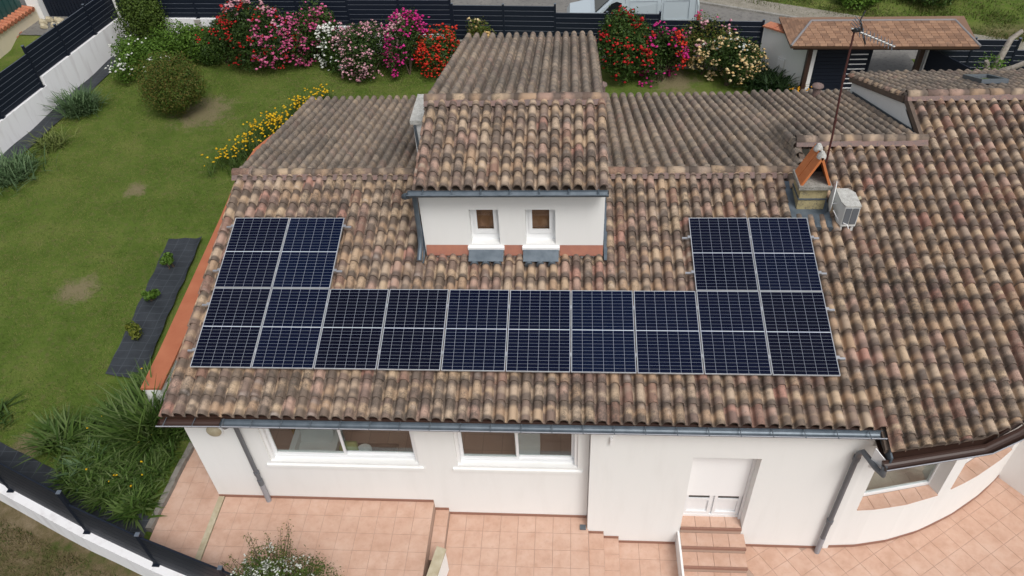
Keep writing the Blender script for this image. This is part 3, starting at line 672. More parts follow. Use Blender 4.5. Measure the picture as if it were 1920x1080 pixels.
# gutters
def gutter(name, pts, r, m, parent=H, n=8, ends=True):
    """open half round gutter along a polyline"""
    P = [Vector(p) for p in pts]; mb = MB(); ring = []
    for i, p in enumerate(P):
        d = (P[min(i+1,len(P)-1)]-P[max(i-1,0)]).normalized(); a = Vector((-d.y, d.x, 0)).normalized()
        prof = [(math.cos(t)*r, -math.sin(t)*r) for t in [math.pi*k/n for k in range(n+1)]]+[(math.cos(t)*(r-.006), -math.sin(t)*(r-.006)) for t in [math.pi*(n-k)/n for k in range(n+1)]]
        ring.append([p+a*x+Vector((0,0,z)) for x, z in prof])
    k = len(ring[0]); mb.v = [tuple(q) for g_ in ring for q in g_]
    for i in range(len(P)-1):
        for j in range(k): mb.f.append((i*k+j, i*k+(j+1)%k, (i+1)*k+(j+1)%k, (i+1)*k+j)); mb.sm.append(False)
    if ends:
        for i in (0, len(P)-1):
            b0 = i*k; mb.f.append(tuple(b0+j for j in range(n+1))); mb.sm.append(False)
    a = Vector((0,-1,0))
    return mb.build(name, m, parent)
gz = -.50
gt = gutter('gutter', [(.72,-.87,gz), (12.16,-.85,gz)], .085, 'zinc'); MB().tube([(.72,-.957,gz+.004),(12.16,-.937,gz+.004)], .011, 8).build('bead', 'pipe_pale', gt)
gt2 = gutter('gutter', [(-.42,-.89,gz), (.71,-.87,gz)], .085, 'brown_metal'); MB().tube([(-.42,-.978,gz+.004),(.71,-.957,gz+.004)], .011, 8).build('bead', 'pipe_pale', gt2)
for i in range(24): MB().box(-.3+i*.53, -.285+i*.53, -.97, -.78, gz+.012, gz+.016).build('bracket', 'zinc_dark', gt)
MB().box(-.40, 12.1, -.76, -.73, -.66, -.46).build('fascia', 'brown_metal', H)
tg = gutter('gutter', [(3.93,2.31,2.19), (7.57,2.31,2.19)], .08, 'zinc'); MB().tube([(3.93,2.232,2.192),(7.57,2.232,2.192)], .011, 8).build('bead', 'zinc', tg)
MB().tube([(3.93,2.31,2.13),(3.87,2.33,2.10),(3.90,2.45,2.03),(3.98,2.58,1.98)], .06, 10).build('outlet', 'zinc', tg)
for i in range(7): MB().box(4.2+i*.53, 4.225+i*.53, 2.23, 2.42, 2.196, 2.202).build('bracket', 'zinc', tg)
ge = MB().box(4.06, 7.52, 2.50, TY-.003, 2.10, 2.13).build('eave_course', 'ridge_mortar', H)
for i in range(16): MB().tube([(4.16+i*.218, 2.47, 2.06), (4.16+i*.218, TY-.005, 2.06)], .07, 8, True).build('eave_tile', 'ridge_mortar', ge)
bg_ = gutter('gutter', [(12.06,-1.33,-.70),(13.80,-1.0,-.63),(14.45,-.70,-.56),(17,.9,-.2)], .10, 'brown_metal'); MB().tube([(12.06,-1.433,-.695),(13.82,-1.10,-.625),(14.51,-.79,-.555),(17,.77,-.2)], .011, 8).build('bead', 'pipe_pale', bg_)
MB().slab([(12.1,-1.2,-.80),(13.8,-.86,-.73),(14.45,-.52,-.66),(17,1.1,-.30),(17.2,1.9,-.30),(15.5,1.0,-.66),(12.1,-.3,-.80)], (0,0,-.02)).build('soffit', 'brown_metal', H)
MB().slab([(11.99,-1.02,-1.18),(12.16,-1.24,-1.02),(12.16,-1.24,-.78),(11.99,-1.02,-.66)], (.012,.012,0)).build('fascia_board', 'white_frame', H)
MB().slab([(12.17,-1.24,-.9),(12.17,-.6,-.9),(12.17,-.6,-.50),(12.17,-1.24,-.62)], (.03,0,0)).build('flashing', 'zinc', H)
# downpipes
dp = MB().tube([(.72,-.87,-.56),(.72,-.80,-.72),(.70,-.52,-.95),(.66,-.44,-1.15),(.66,-.43,-3.0)], .043, 12).build('downpipe', 'pipe_grey', H)
MB().tube([(.66,-.43,-2.62),(.66,-.43,-2.72)], .056, 12).build('collar', 'pipe_grey', dp); MB().tube([(.66,-.43,-2.9),(.66,-.43,-3.06)], .056, 12).build('collar', 'pipe_grey', dp)
MB().tube([(.66,-.43,-3.06),(.66,-.43,P1)], .054, 12).build('foot', 'pipe_pale', dp)
xd, ydp = 11.93, -.72
dp = MB().tube([(12.08,-1.30,-.76),(12.07,-1.37,-.90),(12.03,-1.18,-.98),(11.98,-.95,-1.02),(11.95,-.80,-1.06),(xd,ydp-.02,-1.18),(xd,ydp,-1.4),(xd,ydp,-4.0)], .05, 12).build('downpipe', 'pipe_grey', H)
for z in (-1.30, -3.35): MB().tube([(xd,ydp,z),(xd,ydp,z-.10)], .063, 12).build('collar', 'pipe_grey', dp)
MB().tube([(xd,ydp,-4.0),(xd,ydp,P3)], .054, 12).build('foot', 'pipe_pale', dp)
# wall lamp under the eave and a small bracket on the right wall
lm = thing('wall_lamp', 'round white bulkhead lamp on the wall under the brown gutter', 'lamp', (.17, YL-.002, -1.37))
MB().tube([(.17,YL-.002,-1.37),(.17,YL-.035,-1.37)], .17, 28).build('base', 'white_frame', lm)
dome = MB(); prev = None; nn = 28
dome.tube([(.17,YL-.036,-1.37),(.17,YL-.06,-1.37),(.17,YL-.085,-1.37),(.17,YL-.10,-1.37)], [.145,.14,.11,.05], nn); dome.build('diffuser', 'coping_cream', lm)
br_ = MB().box(7.62, 7.66, YR-.07, YR-.002, -1.15, -.98).build('wall_hook', 'white_frame'); tag(br_, 'tiny white bracket high on the plain right wall', 'bracket')

# tiles: the 300 nearest as objects, the rest as one part
ctr = np.array([M@np.array((.11,.5,.04))+O for M, O, m in TILES]); cp = np.array(CAM)
def under_panels(c):
    v = (c[1])/ca
    return (0 < c[0] < 11.5 and .0 < v < 1.72) or (0 < c[0] < 2.2 and 1.7 < v < 3.5) or (9.2 < c[0] < 11.5 and 1.7 < v < 3.5)
dist = np.linalg.norm(ctr-cp, axis=1)
front = np.array([t[2] == 'roof_tile_sunny' and not under_panels(c) and c[0] < 15 for t, c in zip(TILES, ctr)])
order = np.argsort(np.where(front, dist, 1e9))[:300]; chosen = set(int(i) for i in order)
mesh_cache = {}
def tile_mesh(Ln, m):
    k = (round(Ln, 2), m)
    if k not in mesh_cache:
        me = bpy.data.meshes.new('roof_tile'); V = TV.copy(); V[:,1] *= k[0]
        me.from_pydata(V.tolist(), [], TF.tolist()); me.polygons.foreach_set('use_smooth', TSM)
        u = me.uv_layers.new(name='UVMap'); u.data.foreach_set('uv', TUV[TF.ravel()].astype(np.float32).ravel())
        me.materials.append(MATS[m]); mesh_cache[k] = me
    return mesh_cache[k]
hl = np.array(H.location)
rest = {}
for i, (M, O, m) in enumerate(TILES):
    if i in chosen:
        Ln = float(np.linalg.norm(M[:,1])); o = link('roof_tile', tile_mesh(Ln, m), rf if ctr[i][0] < 12.2 else rw)
        u = Vector(M[:,0]).normalized(); v = Vector(M[:,1]).normalized(); nrm = u.cross(v).normalized(); u = v.cross(nrm)
        X = Matrix((u, v, nrm)).transposed().to_4x4(); X.translation = Vector(O-hl); o.matrix_local = X
    else: rest.setdefault(m, []).append((M, O))
for m, lst in rest.items():
    Ms = np.stack([q[0] for q in lst]); Os = np.stack([q[1] for q in lst])
    V = np.einsum('kij,nj->kni', Ms, TV)+Os[:,None,:]; k, n_ = len(lst), len(TV)
    Fq = (TF[None]+np.arange(k)[:,None,None]*n_).reshape(-1, 4)
    npmesh('roof_tiles', V.reshape(-1,3), Fq, m, H, 'stuff', rnd=np.repeat(RNG.random(k), len(TF)), uv=np.tile(TUV, (k,1)), smooth=np.tile(TSM, k))
# ridge tiles, one by one, on a bed of mortar
def ridge_mesh(L, r):
    n = 8; V = []; F = []
    for yy, sc in ((0, 1.0), (L, .86)):
        for k in range(n+1): t = math.pi*k/n; V.append((yy, -math.cos(t)*r*sc, math.sin(t)*r*.85*sc))
    for k in range(n): F.append((k, k+n+1, k+n+2, k+1))
    for k in range(n+1): V.append((0, -math.cos(math.pi*k/n)*(r-.015), math.sin(math.pi*k/n)*(r-.02)*.85))
    for k in range(n): F.append((k, k+1, 2*n+2+k+1, 2*n+2+k))
    me = bpy.data.meshes.new('ridge_tile'); me.from_pydata(V, [], F); me.polygons.foreach_set('use_smooth', [True]*n+[False]*n)
    u = me.uv_layers.new(name='UVMap'); u.data.foreach_set('uv', np.array([(v[1]*4, v[0]*2) for l in me.loops for v in [V[l.vertex_index]]], np.float32).ravel())
    me.materials.append(MATS['roof_tile_sunny']); return me
RM = ridge_mesh(.47, .112)
def ridge(x0, x1, y, z, step=.43):
    n = max(1, round((x1-x0)/step)); s = (x1-x0)/n
    for i in range(n):
        o = link('ridge_tile', RM, H); o.location = (x0+i*s-hl[0], y-hl[1]+random.gauss(0,.006), z-hl[2]+random.gauss(0,.004)); o.rotation_euler = (0, random.gauss(-.012,.01), random.gauss(0,.012))
    MB().slab([(x0,y-.19,z-.07),(x1,y-.19,z-.07),(x1,y-.09,z+.02),(x0,y-.09,z+.02)], (0,.15,-.08)).build('ridge_mortar', 'ridge_mortar', H)
ridge(-.46, TX0-.02, 4.74, 1.03); ridge(TX1+.02, 11.60, 4.74, 1.03); ridge(11.66, 14.35, 5.53, 1.29); ridge(14.25, 20.3, 6.85, 1.61)
ridge(TX0-.0, TX1+.0, TYR, TZ-.03)
# gable wall of the right block, with its verge of large barrels
MB().slab([(14.30,6.85,.7),(14.30,10.15,-.5),(14.30,10.15,.34),(14.30,6.85,1.54)], (.06,0,0)).build('gable', 'render_white', H)
MB().slab([(14.30,5.62,.9),(14.30,6.845,.7),(14.30,6.845,1.50),(14.30,5.62,1.17)], (.06,0,0)).build('gable', 'render_white', H)
MB().slab([(14.27,5.75,1.20),(14.27,9.9,-.02),(14.27,9.9,.05),(14.27,5.75,1.27)], (.02,0,0)).build('flashing', 'zinc_dark', H)
def verge_bed(x0, x1, y0, z0, y1, z1): MB().slab([(x0,y0,z0),(x1,y0,z0),(x1,y1,z1),(x0,y1,z1)], (0,0,-.16)).build('verge_bed', 'deck_brown', H)
verge_bed(14.215, 14.46, 6.86, 1.565, 10.2, 1.565-3.34*math.tan(BW)); verge_bed(14.255, 14.33, 5.5, 1.25, 6.855, 1.25+1.355*sa/ca); verge_bed(11.68, 11.76, 4.72, 1.05, 5.52, 1.05+.8*sa/ca)
VM = ridge_mesh(.40, .13)
for i in range(10):
    s = i*.36; o = link('verge_tile', VM, H); o.location = (14.33-hl[0], 6.85+.12+s*math.cos(BW)-hl[1], 1.53-.12*math.sin(BW)-s*math.sin(BW)-hl[2]); o.rotation_euler = (0, BW, R(90)) 
# skylight on the rear slope
sk = thing('skylight', 'small grey framed roof window in the far slope', 'skylight', (16.7, 8.5, 1.0))
Vb = Vector((0, math.cos(BW), -math.sin(BW))); Nb = Vector((0, math.sin(BW), math.cos(BW)))
c0 = Vector((16.35, 6.85, 1.64))+Vb*1.12+Nb*.02; fr = MB()
for (a, b, c_, d_) in ((0,.6,0,.09), (0,.6,.86,.95), (0,.07,.09,.86), (.53,.6,.09,.86)): fr.obox(c0+Vector((a,0,0))+Vb*c_, (b-a,0,0), Vb*(d_-c_), Nb*.10)
fr.build('frame', 'zinc_dark', sk); MB().obox(c0+Vector((.07,0,0))+Vb*.09+Nb*.05, (.46,0,0), Vb*.77, Nb*.01).build('pane', 'van_glass', sk)
# clay vent pipes at the back eave
for nm, (x, y, z), lb in (('roof_vent', (7.72, 9.95, .08), 'small clay vent cowl in the angle beside the tower roof'), ('roof_vent', (13.25, 9.6, .15), 'round clay vent cowl standing at the back edge near the gate')):
    v = thing(nm, lb, 'vent', (x, y, z)); MB().tube([(x,y,z-.12),(x,y,z+.20)], .10, 14).build('pipe', 'ridge_mortar', v); MB().tube([(x,y,z+.22),(x,y,z+.26),(x,y,z+.30)], [.15,.14,.05], 14).build('cap', 'ridge_mortar', v); MB().tube([(x,y,z+.20),(x,y,z+.22)], .07, 10).build('neck', 'dark_gap', v)

# ------------------------------------------------------------------ solar array
PW, PH, PG = 1.134, 1.722, .02
def panel_meshes():
    M = {}
    f = MB(); t = .007; q = .035
    f.box(0, PW, 0, t, -q, 0); f.box(0, PW, PH-t, PH, -q, 0); f.box(0, t, t, PH-t, -q, 0); f.box(PW-t, PW, t, PH-t, -q, 0); M['frame'] = (f, 'alu_frame')
    b = MB(); b.box(t, PW-t, t, PH-t, -.012, -.005); M['backsheet'] = (b, 'backsheet')
    c = MB(); mx, my, mid = .016, .016, .015; g = .0012; gx = .0019
    cw = (PW-2*(t+mx-.012))/6; hh = (PH-2*(t+my-.012)-mid)/2; ch = hh/12
    for half in (0, 1):
        y0 = t+my-.012+half*(hh+mid)
        for r_ in range(12):
            for k in range(6):
                x0 = t+mx-.012+k*cw; y = y0+r_*ch
                c.add([(x0+gx, y+g, -.0025), (x0+cw-gx, y+g, -.0025), (x0+cw-gx, y+ch-g, -.0025), (x0+gx, y+ch-g, -.0025)], [(0,1,2,3)])
    M['cells'] = (c, 'solar_cell'); out = {}
    for k, (mb, m) in M.items():
        me = bpy.data.meshes.new('panel_'+k); me.from_pydata(mb.v, [], mb.f); me.materials.append(MATS[m]); out[k] = me
    return out
PM = panel_meshes(); ORD = ['first','second','third','fourth','fifth','sixth','seventh','eighth','ninth','tenth']
RX = Matrix.Rotation(AL, 4, 'X')
def panel(u, v, label):
    o = thing('solar_panel', label, 'solar panel', FP(u+random.gauss(0,.0015), v, random.gauss(0,.001)), 'solar panels on the front roof slope'); o.rotation_euler = (AL+random.gauss(0,.0012), random.gauss(0,.0012), 0)
    for k in PM:
        c = link(k, PM[k], o)
        if k == 'cells': c['kind'] = 'stuff'
for i in range(10): panel(i*(PW+PG), 0, f'dark blue solar panel, {ORD[i]} in the long lower row counted from the lawn side')
panel(0, PH+PG, 'dark blue solar panel at the outer lawn-side corner of the upper pair near the verge')
panel(PW+PG, PH+PG, 'dark blue solar panel of the lawn-side upper pair, the one nearer the tower')
panel(8*(PW+PG), PH+PG, 'dark blue solar panel of the chimney-side upper pair, the one nearer the tower')
panel(9*(PW+PG), PH+PG, 'dark blue solar panel of the upper pair directly below the chimney')
TOT = 10*PW+9*PG
def rail(x0, x1, v, label, ext=(.16,.16)):
    o = thing('mounting_rail', label, 'rail', FP((x0+x1)/2, v, -.1), 'rails under the solar panels')
    MB().obox(FP(x0-ext[0], v-.02, -.085), (x1-x0+ext[0]+ext[1],0,0), FP(0,.04,0)-FP(0,0,0), FP(0,0,.045)-FP(0,0,0)).build('bar', 'aluminium', o)
    for xx, s in ((x0, -1), (x1, 1)):
        a, b = (xx-.055, xx-.004) if s < 0 else (xx+.004, xx+.055)
        MB().obox(FP(a, v-.03, -.039), (b-a,0,0), FP(0,.06,0)-FP(0,0,0), FP(0,0,.036)-FP(0,0,0)).build('end_clamp', 'aluminium', o)
    n = round((x1-x0+PG)/(PW+PG))
    for k in range(1, n):
        xx = x0+k*(PW+PG)-PG/2
        MB().obox(FP(xx-.008, v-.03, -.038), (.016,0,0), FP(0,.06,0)-FP(0,0,0), FP(0,0,.034)-FP(0,0,0)).build('mid_clamp', 'aluminium', o)
rail(0, TOT, .36, 'lower aluminium rail under the long row of panels'); rail(0, TOT, 1.36, 'upper aluminium rail under the long row of panels')
U0 = PH+PG
rail(0, 2*PW+PG, U0+.42, 'lower rail under the lawn-side upper pair of panels'); rail(0, 2*PW+PG, U0+1.52, 'upper rail under the lawn-side upper pair of panels')
rail(8*(PW+PG), TOT, U0+.42, 'lower rail under the upper pair of panels below the chimney'); rail(8*(PW+PG), TOT, U0+1.25, 'upper rail under the upper pair of panels below the chimney')

# ------------------------------------------------------------------ chimney, antenna, dish, unit, flue
ch = thing('chimney', 'stone chimney with steep orange clay slabs leaning together on top', 'chimney', (11.66, 4.0, .85))
MB().slab([FP(11.18, vY(3.36), -.150), FP(12.05, vY(3.36), -.150), FP(12.05, vY(4.45), -.140), FP(11.18, vY(4.45), -.140)], Nf*-.012).build('lead_sheet', 'zinc', ch)
aps = MB()
for k in range(4): aps.tube([FP(11.29+k*.221, vY(3.25), -.165), FP(11.29+k*.221, vY(3.42), -.165)], [.088,.07], 10)
aps.build('apron', 'zinc', ch)
MB().box(11.40, 11.92, 3.72, 4.22, .55, 1.02).build('stack', 'stone_yellow', ch); MB().box(11.38, 11.94, 3.70, 4.24, 1.02, 1.05).build('band', 'zinc', ch)
MB().box(11.40, 11.92, 3.72, 4.22, 1.05, 1.28).build('stack_top', 'stone_yellow', ch); MB().box(11.34, 11.97, 3.66, 4.28, 1.28, 1.36).build('slab', 'concrete', ch)
for s in (-1, 1):
    for k in (0, 1):
        y0 = 3.71+k*.27; xb = 11.655+s*.29
        MB().slab([(xb,y0,1.36),(xb,y0+.25,1.36),(11.655+s*.02,y0+.25,1.98),(11.655+s*.02,y0,1.98)], (-s*.05,0,0)).build('clay_slab', 'clay_orange', ch)
MB().slab([(11.40,4.20,1.36),(11.91,4.20,1.36),(11.66,4.20,1.95)], (0,.02,0)).build('back_panel', 'dark_gap', ch)
for k in (0, 1): MB().tube([(11.655,3.80+k*.27,1.94),(11.655,3.80+k*.27,2.0),(11.655,3.80+k*.27,2.08)], [.09,.085,.03], 9).build('mortar_cap', 'concrete_lichen', ch)
ant = thing('tv_antenna', 'tall rusty antenna mast with a white comb aerial behind the chimney', 'antenna', (12.02, 4.30, 1.0))
topm = Vector((11.86, 4.35, 4.22))
MB().tube([(12.00,4.36,.85),(11.96,4.35,2.1),(11.885,4.36,3.3),topm], [.024,.022,.02,.018], 8).build('mast', 'rust_red', ant)
for zz, xx in ((2.35, 11.945), (3.25, 11.888)): MB().tube([(xx,4.355,zz),(xx,4.355,zz+.10)], .03, 8).build('joint', 'rust_red', ant)
bt = Vector((12.66, 4.42, 3.86)); bd = (bt-topm)
boom = MB().tube([topm-bd*.08, bt], .014, 8).build('boom', 'white_lichen_metal', ant)
sd_ = bd.normalized().cross(Vector((0,0,1))).normalized(); up_ = sd_.cross(bd.normalized())
for i in range(10):
    c = topm+bd*(.12+i*.09); e = MB()
    for g_ in (-1, 1): e.tube([c-sd_*.09+up_*.055*g_, c, c+sd_*.09+up_*.055*g_], .007, 6)
    e.build('element', 'post_cap', ant)
hd = MB(); hd.obox(topm-sd_*.04-Vector((.04,0,.03)), sd_*.08, (.13,0,0), (0,0,.05)); hd.build('junction_box', 'dark_gap', ant)
rf_ = MB(); 
for k in range(4): rf_.tube([topm-bd*.05-sd_*.16+up_*(.05+.04*k), topm-bd*.05+sd_*.16+up_*(.05+.04*k)], .006, 6)
rf_.build('reflector', 'post_cap', ant)
ds = thing('satellite_dish', 'white satellite dish seen edge-on beside the chimney', 'dish', (12.06, 3.66, .85))
D = MB(); nseg = 24; cx, cy, cz = 12.02, 3.66, 1.14
ringo = [(.30, .0), (.22, .035), (.12, .055), (.0, .065)]
Vd = []; Fd = []
for k, (r_, dx) in enumerate(ringo):
    for j in range(nseg): t = 2*math.pi*j/nseg; Vd.append((cx-dx*.95+r_*math.cos(t)*.9*.31, cy+dx*.31+r_*math.cos(t)*.9*.95, cz+r_*math.sin(t)))
for k in range(len(ringo)-1):
    for j in range(nseg): Fd.append((k*nseg+j, k*nseg+(j+1)%nseg, (k+1)*nseg+(j+1)%nseg, (k+1)*nseg+j))
D.add(Vd, Fd, True); D.tube([(cx+.27*.31*math.cos(t), cy+.27*.95*math.cos(t), cz+.30*math.sin(t)) for t in [2*math.pi*j/24 for j in range(25)]], .012, 6); D.build('reflector', 'white_lichen_metal', ds)
MB().tube([(cx-.04,cy-.05,.98),(cx+.30,cy-.10,1.10),(cx+.42,cy-.10,1.16)], .014, 8).build('arm', 'aluminium', ds); MB().tube([(cx+.38,cy-.10,1.12),(cx+.50,cy-.10,1.18)], .035, 10).build('receiver', 'coping_cream', ds)
MB().tube([(cx-.05,cy,.6),(cx-.05,cy,1.16)], .02, 8).build('bracket', 'zinc_dark', ds)
MB().tube([(cx+.0,cy-.2,.95),(cx+.10,cy-.35,.80),(cx+.2,cy-.55,.86),(cx+.22,cy-.6,.80)], .009, 6).build('cable', 'white_frame', ds)
un = thing('air_unit', 'lichen-spotted white air unit with grey grilles on the tiles beside the chimney', 'air unit', (12.26, 3.4, .75))
poly = [(12.10,3.80),(12.32,3.80),(12.42,3.66),(12.42,3.22),(12.14,3.22),(12.10,3.36)]
bx = MB().prism(poly, .74, 1.20).build('casing', 'white_lichen_metal', un); MB().prism([(12.09,3.81),(12.325,3.81),(12.43,3.665),(12.43,3.21),(12.135,3.21),(12.09,3.36)], 1.202, 1.225).build('lid', 'concrete_lichen', un)
for x0, x1 in ((12.155,12.265), (12.285,12.40)):
    gr = MB().box(x0, x1, 3.205, 3.218, .80, 1.17).build('grille', 'pipe_grey', un)
for x in (12.15, 12.36): MB().box(x, x+.05, 3.26, 3.75, .60, .74).build('foot', 'white_lichen_metal', un)
fl = thing('flue_box', 'white flue stack with lichen-covered slab against the tower side', 'chimney', (3.74, 5.9, .7))
MB().box(3.56, 3.93, 5.22, 6.25, .30, 1.94).build('stack', 'render_white', fl); MB().box(3.51, 3.97, 5.16, 6.32, 1.942, 2.03).build('slab', 'concrete_lichen', fl)
MB().tube([(3.60,5.18,1.9),(3.62,5.18,1.3),(3.66,5.16,1.0)], .03, 8).build('pipe', 'zinc', fl)

# ------------------------------------------------------------------ parapet with terracotta coping on the lawn side
pl_ = thing('parapet', 'low cream wall with a flat terracotta painted coping on the lawn side', 'wall', (-2.6, 7, -3.4))
path = [(-2.32,1.58),(-2.36,2.75),(-2.46,4.4),(-2.56,6.13),(-2.66,7.77),(-2.78,9.2),(-2.86,10.4),(-2.80,11.4),(-2.52,12.15),(-2.02,12.75),(-1.35,13.15),(-.6,13.4),(.3,13.45)]
def strip(path, w):
    P = [Vector((x,y,0)) for x,y in path]; a, b = [], []
    for i in range(len(P)):
        d = (P[min(i+1,len(P)-1)]-P[max(i-1,0)]).normalized(); n_ = Vector((-d.y, d.x, 0)); a.append(P[i]+n_*w); b.append(P[i]-n_*w)
    return [(p.x,p.y) for p in a]+[(p.x,p.y) for p in b[::-1]]
def quadstrip(path, w, z0, z1):
    mb = MB(); s = strip(path, w); n = len(path)
    for i in range(n-1): mb.prism([s[i], s[i+1], s[2*n-2-i], s[2*n-1-i]], z0, z1)
    return mb
for i in range(len(path)-1):
    seg = path[i:i+2]; s = strip(path, .23); n = len(path)
    quad = [s[i], s[i+1], s[2*n-2-i], s[2*n-1-i]]
    MB().prism(quad, -2.56, -2.50).build('coping', 'terracotta_paint', pl_)
    s = strip(path, .19); quad = [s[i], s[i+1], s[2*n-2-i], s[2*n-1-i]]
    MB().prism(quad, -4.3, -2.562).build('base', 'render_cream' if 0 else 'render_white', pl_)
# passage floor between parapet and house
o = MB().prism([(-2.2,1.3),(-.42,1.3),(-.42,13.3),(-1.6,13.1),(-2.5,11.5),(-2.5,8)], -4.0, -3.66).build('side_passage', 'patio_tile', kind='structure'); tag(o, 'tiled passage between the house and the low parapet', 'passage', kind='structure')

# ------------------------------------------------------------------ weed fabric sheets
def cloth(name, label, corners, nu=24, nv=8, amp=.012, lift=.03, skirt=0):
    A, B, C, D_ = [np.array(c, float) for c in corners]; V = []
    for i in range(nu+1):
        for j in range(nv+1):
            s, t = i/nu, j/nv; p = (A*(1-s)+D_*s)*(1-t)+(B*(1-s)+C*s)*t
            edge = .012*math.sin(s*37+t*9)*(1 if t in (0, 1) else 0)
            x, y = p[0]+edge, p[1]; z = float(ground_z(x, y))+lift+amp*(math.sin(s*31+3*t)+math.cos(t*11+s*7))+ (skirt*math.exp(-((t-.97)/.06)**2))
            V.append((x, y, z))
    I = np.arange((nu+1)*(nv+1)).reshape(nu+1, nv+1); Fq = np.stack([I[:-1,:-1], I[:-1,1:], I[1:,1:], I[1:,:-1]], -1).reshape(-1, 4)
    o = npmesh(name, np.array(V), Fq, 'weed_fabric', smooth=np.ones(len(Fq), bool)); return tag(o, label, 'weed fabric')
cloth('weed_fabric', 'black woven weed fabric sheet holding three young shrubs beside the coping', [(-4.24,2.72),(-3.24,2.56),(-3.60,7.75),(-4.58,7.72)], 40, 10, .012, .06, .10)
cloth('weed_fabric', 'black weed fabric strip along the foot of the long white side wall', [(-11.95,10.0),(-11.25,10.0),(-10.35,19.0),(-10.98,19.5)], 50, 5, .01, .04)
cloth('weed_fabric', 'black weed fabric strip inside the lower fence by the planting bed', [(-7.2,.62),(-6.6,1.05),(-1.65,-.95),(-1.55,-1.72)], 50, 5, .01, .04)

# ------------------------------------------------------------------ fences and garden walls
def fence(name, label, posts, runs, slat_h, faceside, capm='post_cap', edge=True):
    """posts: (x, y, zfoot, ztop); runs: (i, j, zbottom, ztop) panels between neighbouring posts"""
    x0 = sum(p[0] for p in posts)/len(posts); y0 = sum(p[1] for p in posts)/len(posts)
    t = thing(name, label, 'fence', (x0, y0, min(p[2] for p in posts)))
    for (x, y, za, zb) in posts:
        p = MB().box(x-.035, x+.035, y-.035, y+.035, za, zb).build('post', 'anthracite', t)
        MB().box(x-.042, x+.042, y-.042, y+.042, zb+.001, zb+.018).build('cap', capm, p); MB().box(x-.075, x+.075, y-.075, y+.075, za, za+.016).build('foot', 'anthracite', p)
    for i, j, zb, zt in runs:
        a = Vector((posts[i][0], posts[i][1], 0)); b = Vector((posts[j][0], posts[j][1], 0)); d = (b-a).normalized(); a = a+d*.037; b = b-d*.037; nrm = Vector((-d.y, d.x, 0))
        n = max(1, round((zt-zb)/slat_h)); h = (zt-zb)/n
        for k in range(n):
            z = zb+k*h; hh = h-.004; c = .011; w = .018
            prof = [(-w, 0), (w, 0), (w, hh-c), (w-c, hh), (-w+c, hh), (-w, hh-c)]
            m = MB(); P = [[q+nrm*px+Vector((0,0,z+pz)) for px, pz in prof] for q in (a, b)]
            m.add(P[0]+P[1], [tuple(range(5,-1,-1)), tuple(range(6,12))]+[(s, (s+1)%6, (s+1)%6+6, s+6) for s in range(6)])
            so = m.build('slat', 'anthracite', t); so.data.materials.append(MATS['slat_edge_highlight'])
            for pi in (4, 6) if edge else (): so.data.polygons[pi].material_index = 1  # chamfers coloured lighter: the sky highlight along each slat is painted in
    return t
def lx(y): return -11.83+(y-11.72)*.1148
LF = [(lx(y), y) for y in (7.2, 9.0, 10.75, 12.53, 14.66, 16.42, 18.16, 19.72)]
posts = [(x, y, -1.95, -.62) for x, y in LF[:4]]+[(*LF[4], -1.95, -.45)]+[(x, y, -1.61, -.47) for x, y in LF[5:]]
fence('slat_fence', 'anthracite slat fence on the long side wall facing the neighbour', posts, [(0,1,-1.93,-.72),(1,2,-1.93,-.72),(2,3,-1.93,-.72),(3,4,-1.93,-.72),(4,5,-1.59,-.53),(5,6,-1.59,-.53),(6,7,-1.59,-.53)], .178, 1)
gw = thing('garden_wall', 'weathered white side wall below the slat fence, stepped once', 'wall', (lx(14), 14, -3))
MB().obox((lx(6)-.12, 6, -3.9), (lx(14.75)-lx(6), 8.75, 0), (.22,0,0), (0,0,1.949)).build('wall', 'render_garden', gw)
MB().obox((lx(14.755)-.12, 14.755, -3.9), (lx(19.75)-lx(14.755), 4.995, 0), (.22,0,0), (0,0,2.289)).build('wall', 'render_garden', gw)
pr = MB().box(-11.05, -10.70, 19.76, 20.1, -3.6, -.42).build('corner_pier', 'render_white'); tag(pr, 'white square pier where the side and road walls meet', 'pier')
def by(x): return 19.62-(x+10.92)*.0562
BX = [-10.62,-9.35,-7.50,-5.45,-3.45,-1.47,.5,2.45]
top = lambda x: -.22 if x < -5.5 else -.50 if x < -1.5 else -.80
posts = [(x, by(x), top(x)-1.36, top(x)) for x in BX]; posts[3] = (BX[3], by(BX[3]), -1.86, -.22); posts[5] = (BX[5], by(BX[5]), -2.16, -.50); posts[7] = (BX[7], by(BX[7]), -2.38, -.80)
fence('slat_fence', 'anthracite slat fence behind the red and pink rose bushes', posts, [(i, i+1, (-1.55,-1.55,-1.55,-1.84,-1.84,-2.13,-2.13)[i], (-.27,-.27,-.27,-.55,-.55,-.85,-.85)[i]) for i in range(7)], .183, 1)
gw = thing('garden_wall', 'white rendered base wall behind the rose bed on the lawn side', 'wall', (-4, 19.4, -3))
for xa, xb, zt in ((-10.7,-5.42,-1.58),(-5.415,-1.44,-1.86),(-1.435,2.48,-2.16)):
    MB().obox((xa, by(xa)-.11, -3.9), (xb-xa, by(xb)-by(xa), 0), (0,.22,0), (0,0,3.9+zt)).build('wall', 'render_garden', gw)
MB().obox((-7.66, by(-7.6)-.125, -3.5), (.26,-.014,0), (0,.01,0), (0,0,1.9)).build('patch', 'render_raw', gw)
def ry(x): return 18.87-(x-2.45)*.078
RXs = [2.52,4.42,6.32,8.20,10.08,11.85,13.70]
tp = [-1.0,-1.0,-1.0,-1.24,-1.24,-1.46,-1.46]; bt_ = [-2.38,-2.38,-2.38,-2.62,-2.62,-2.85,-2.85]
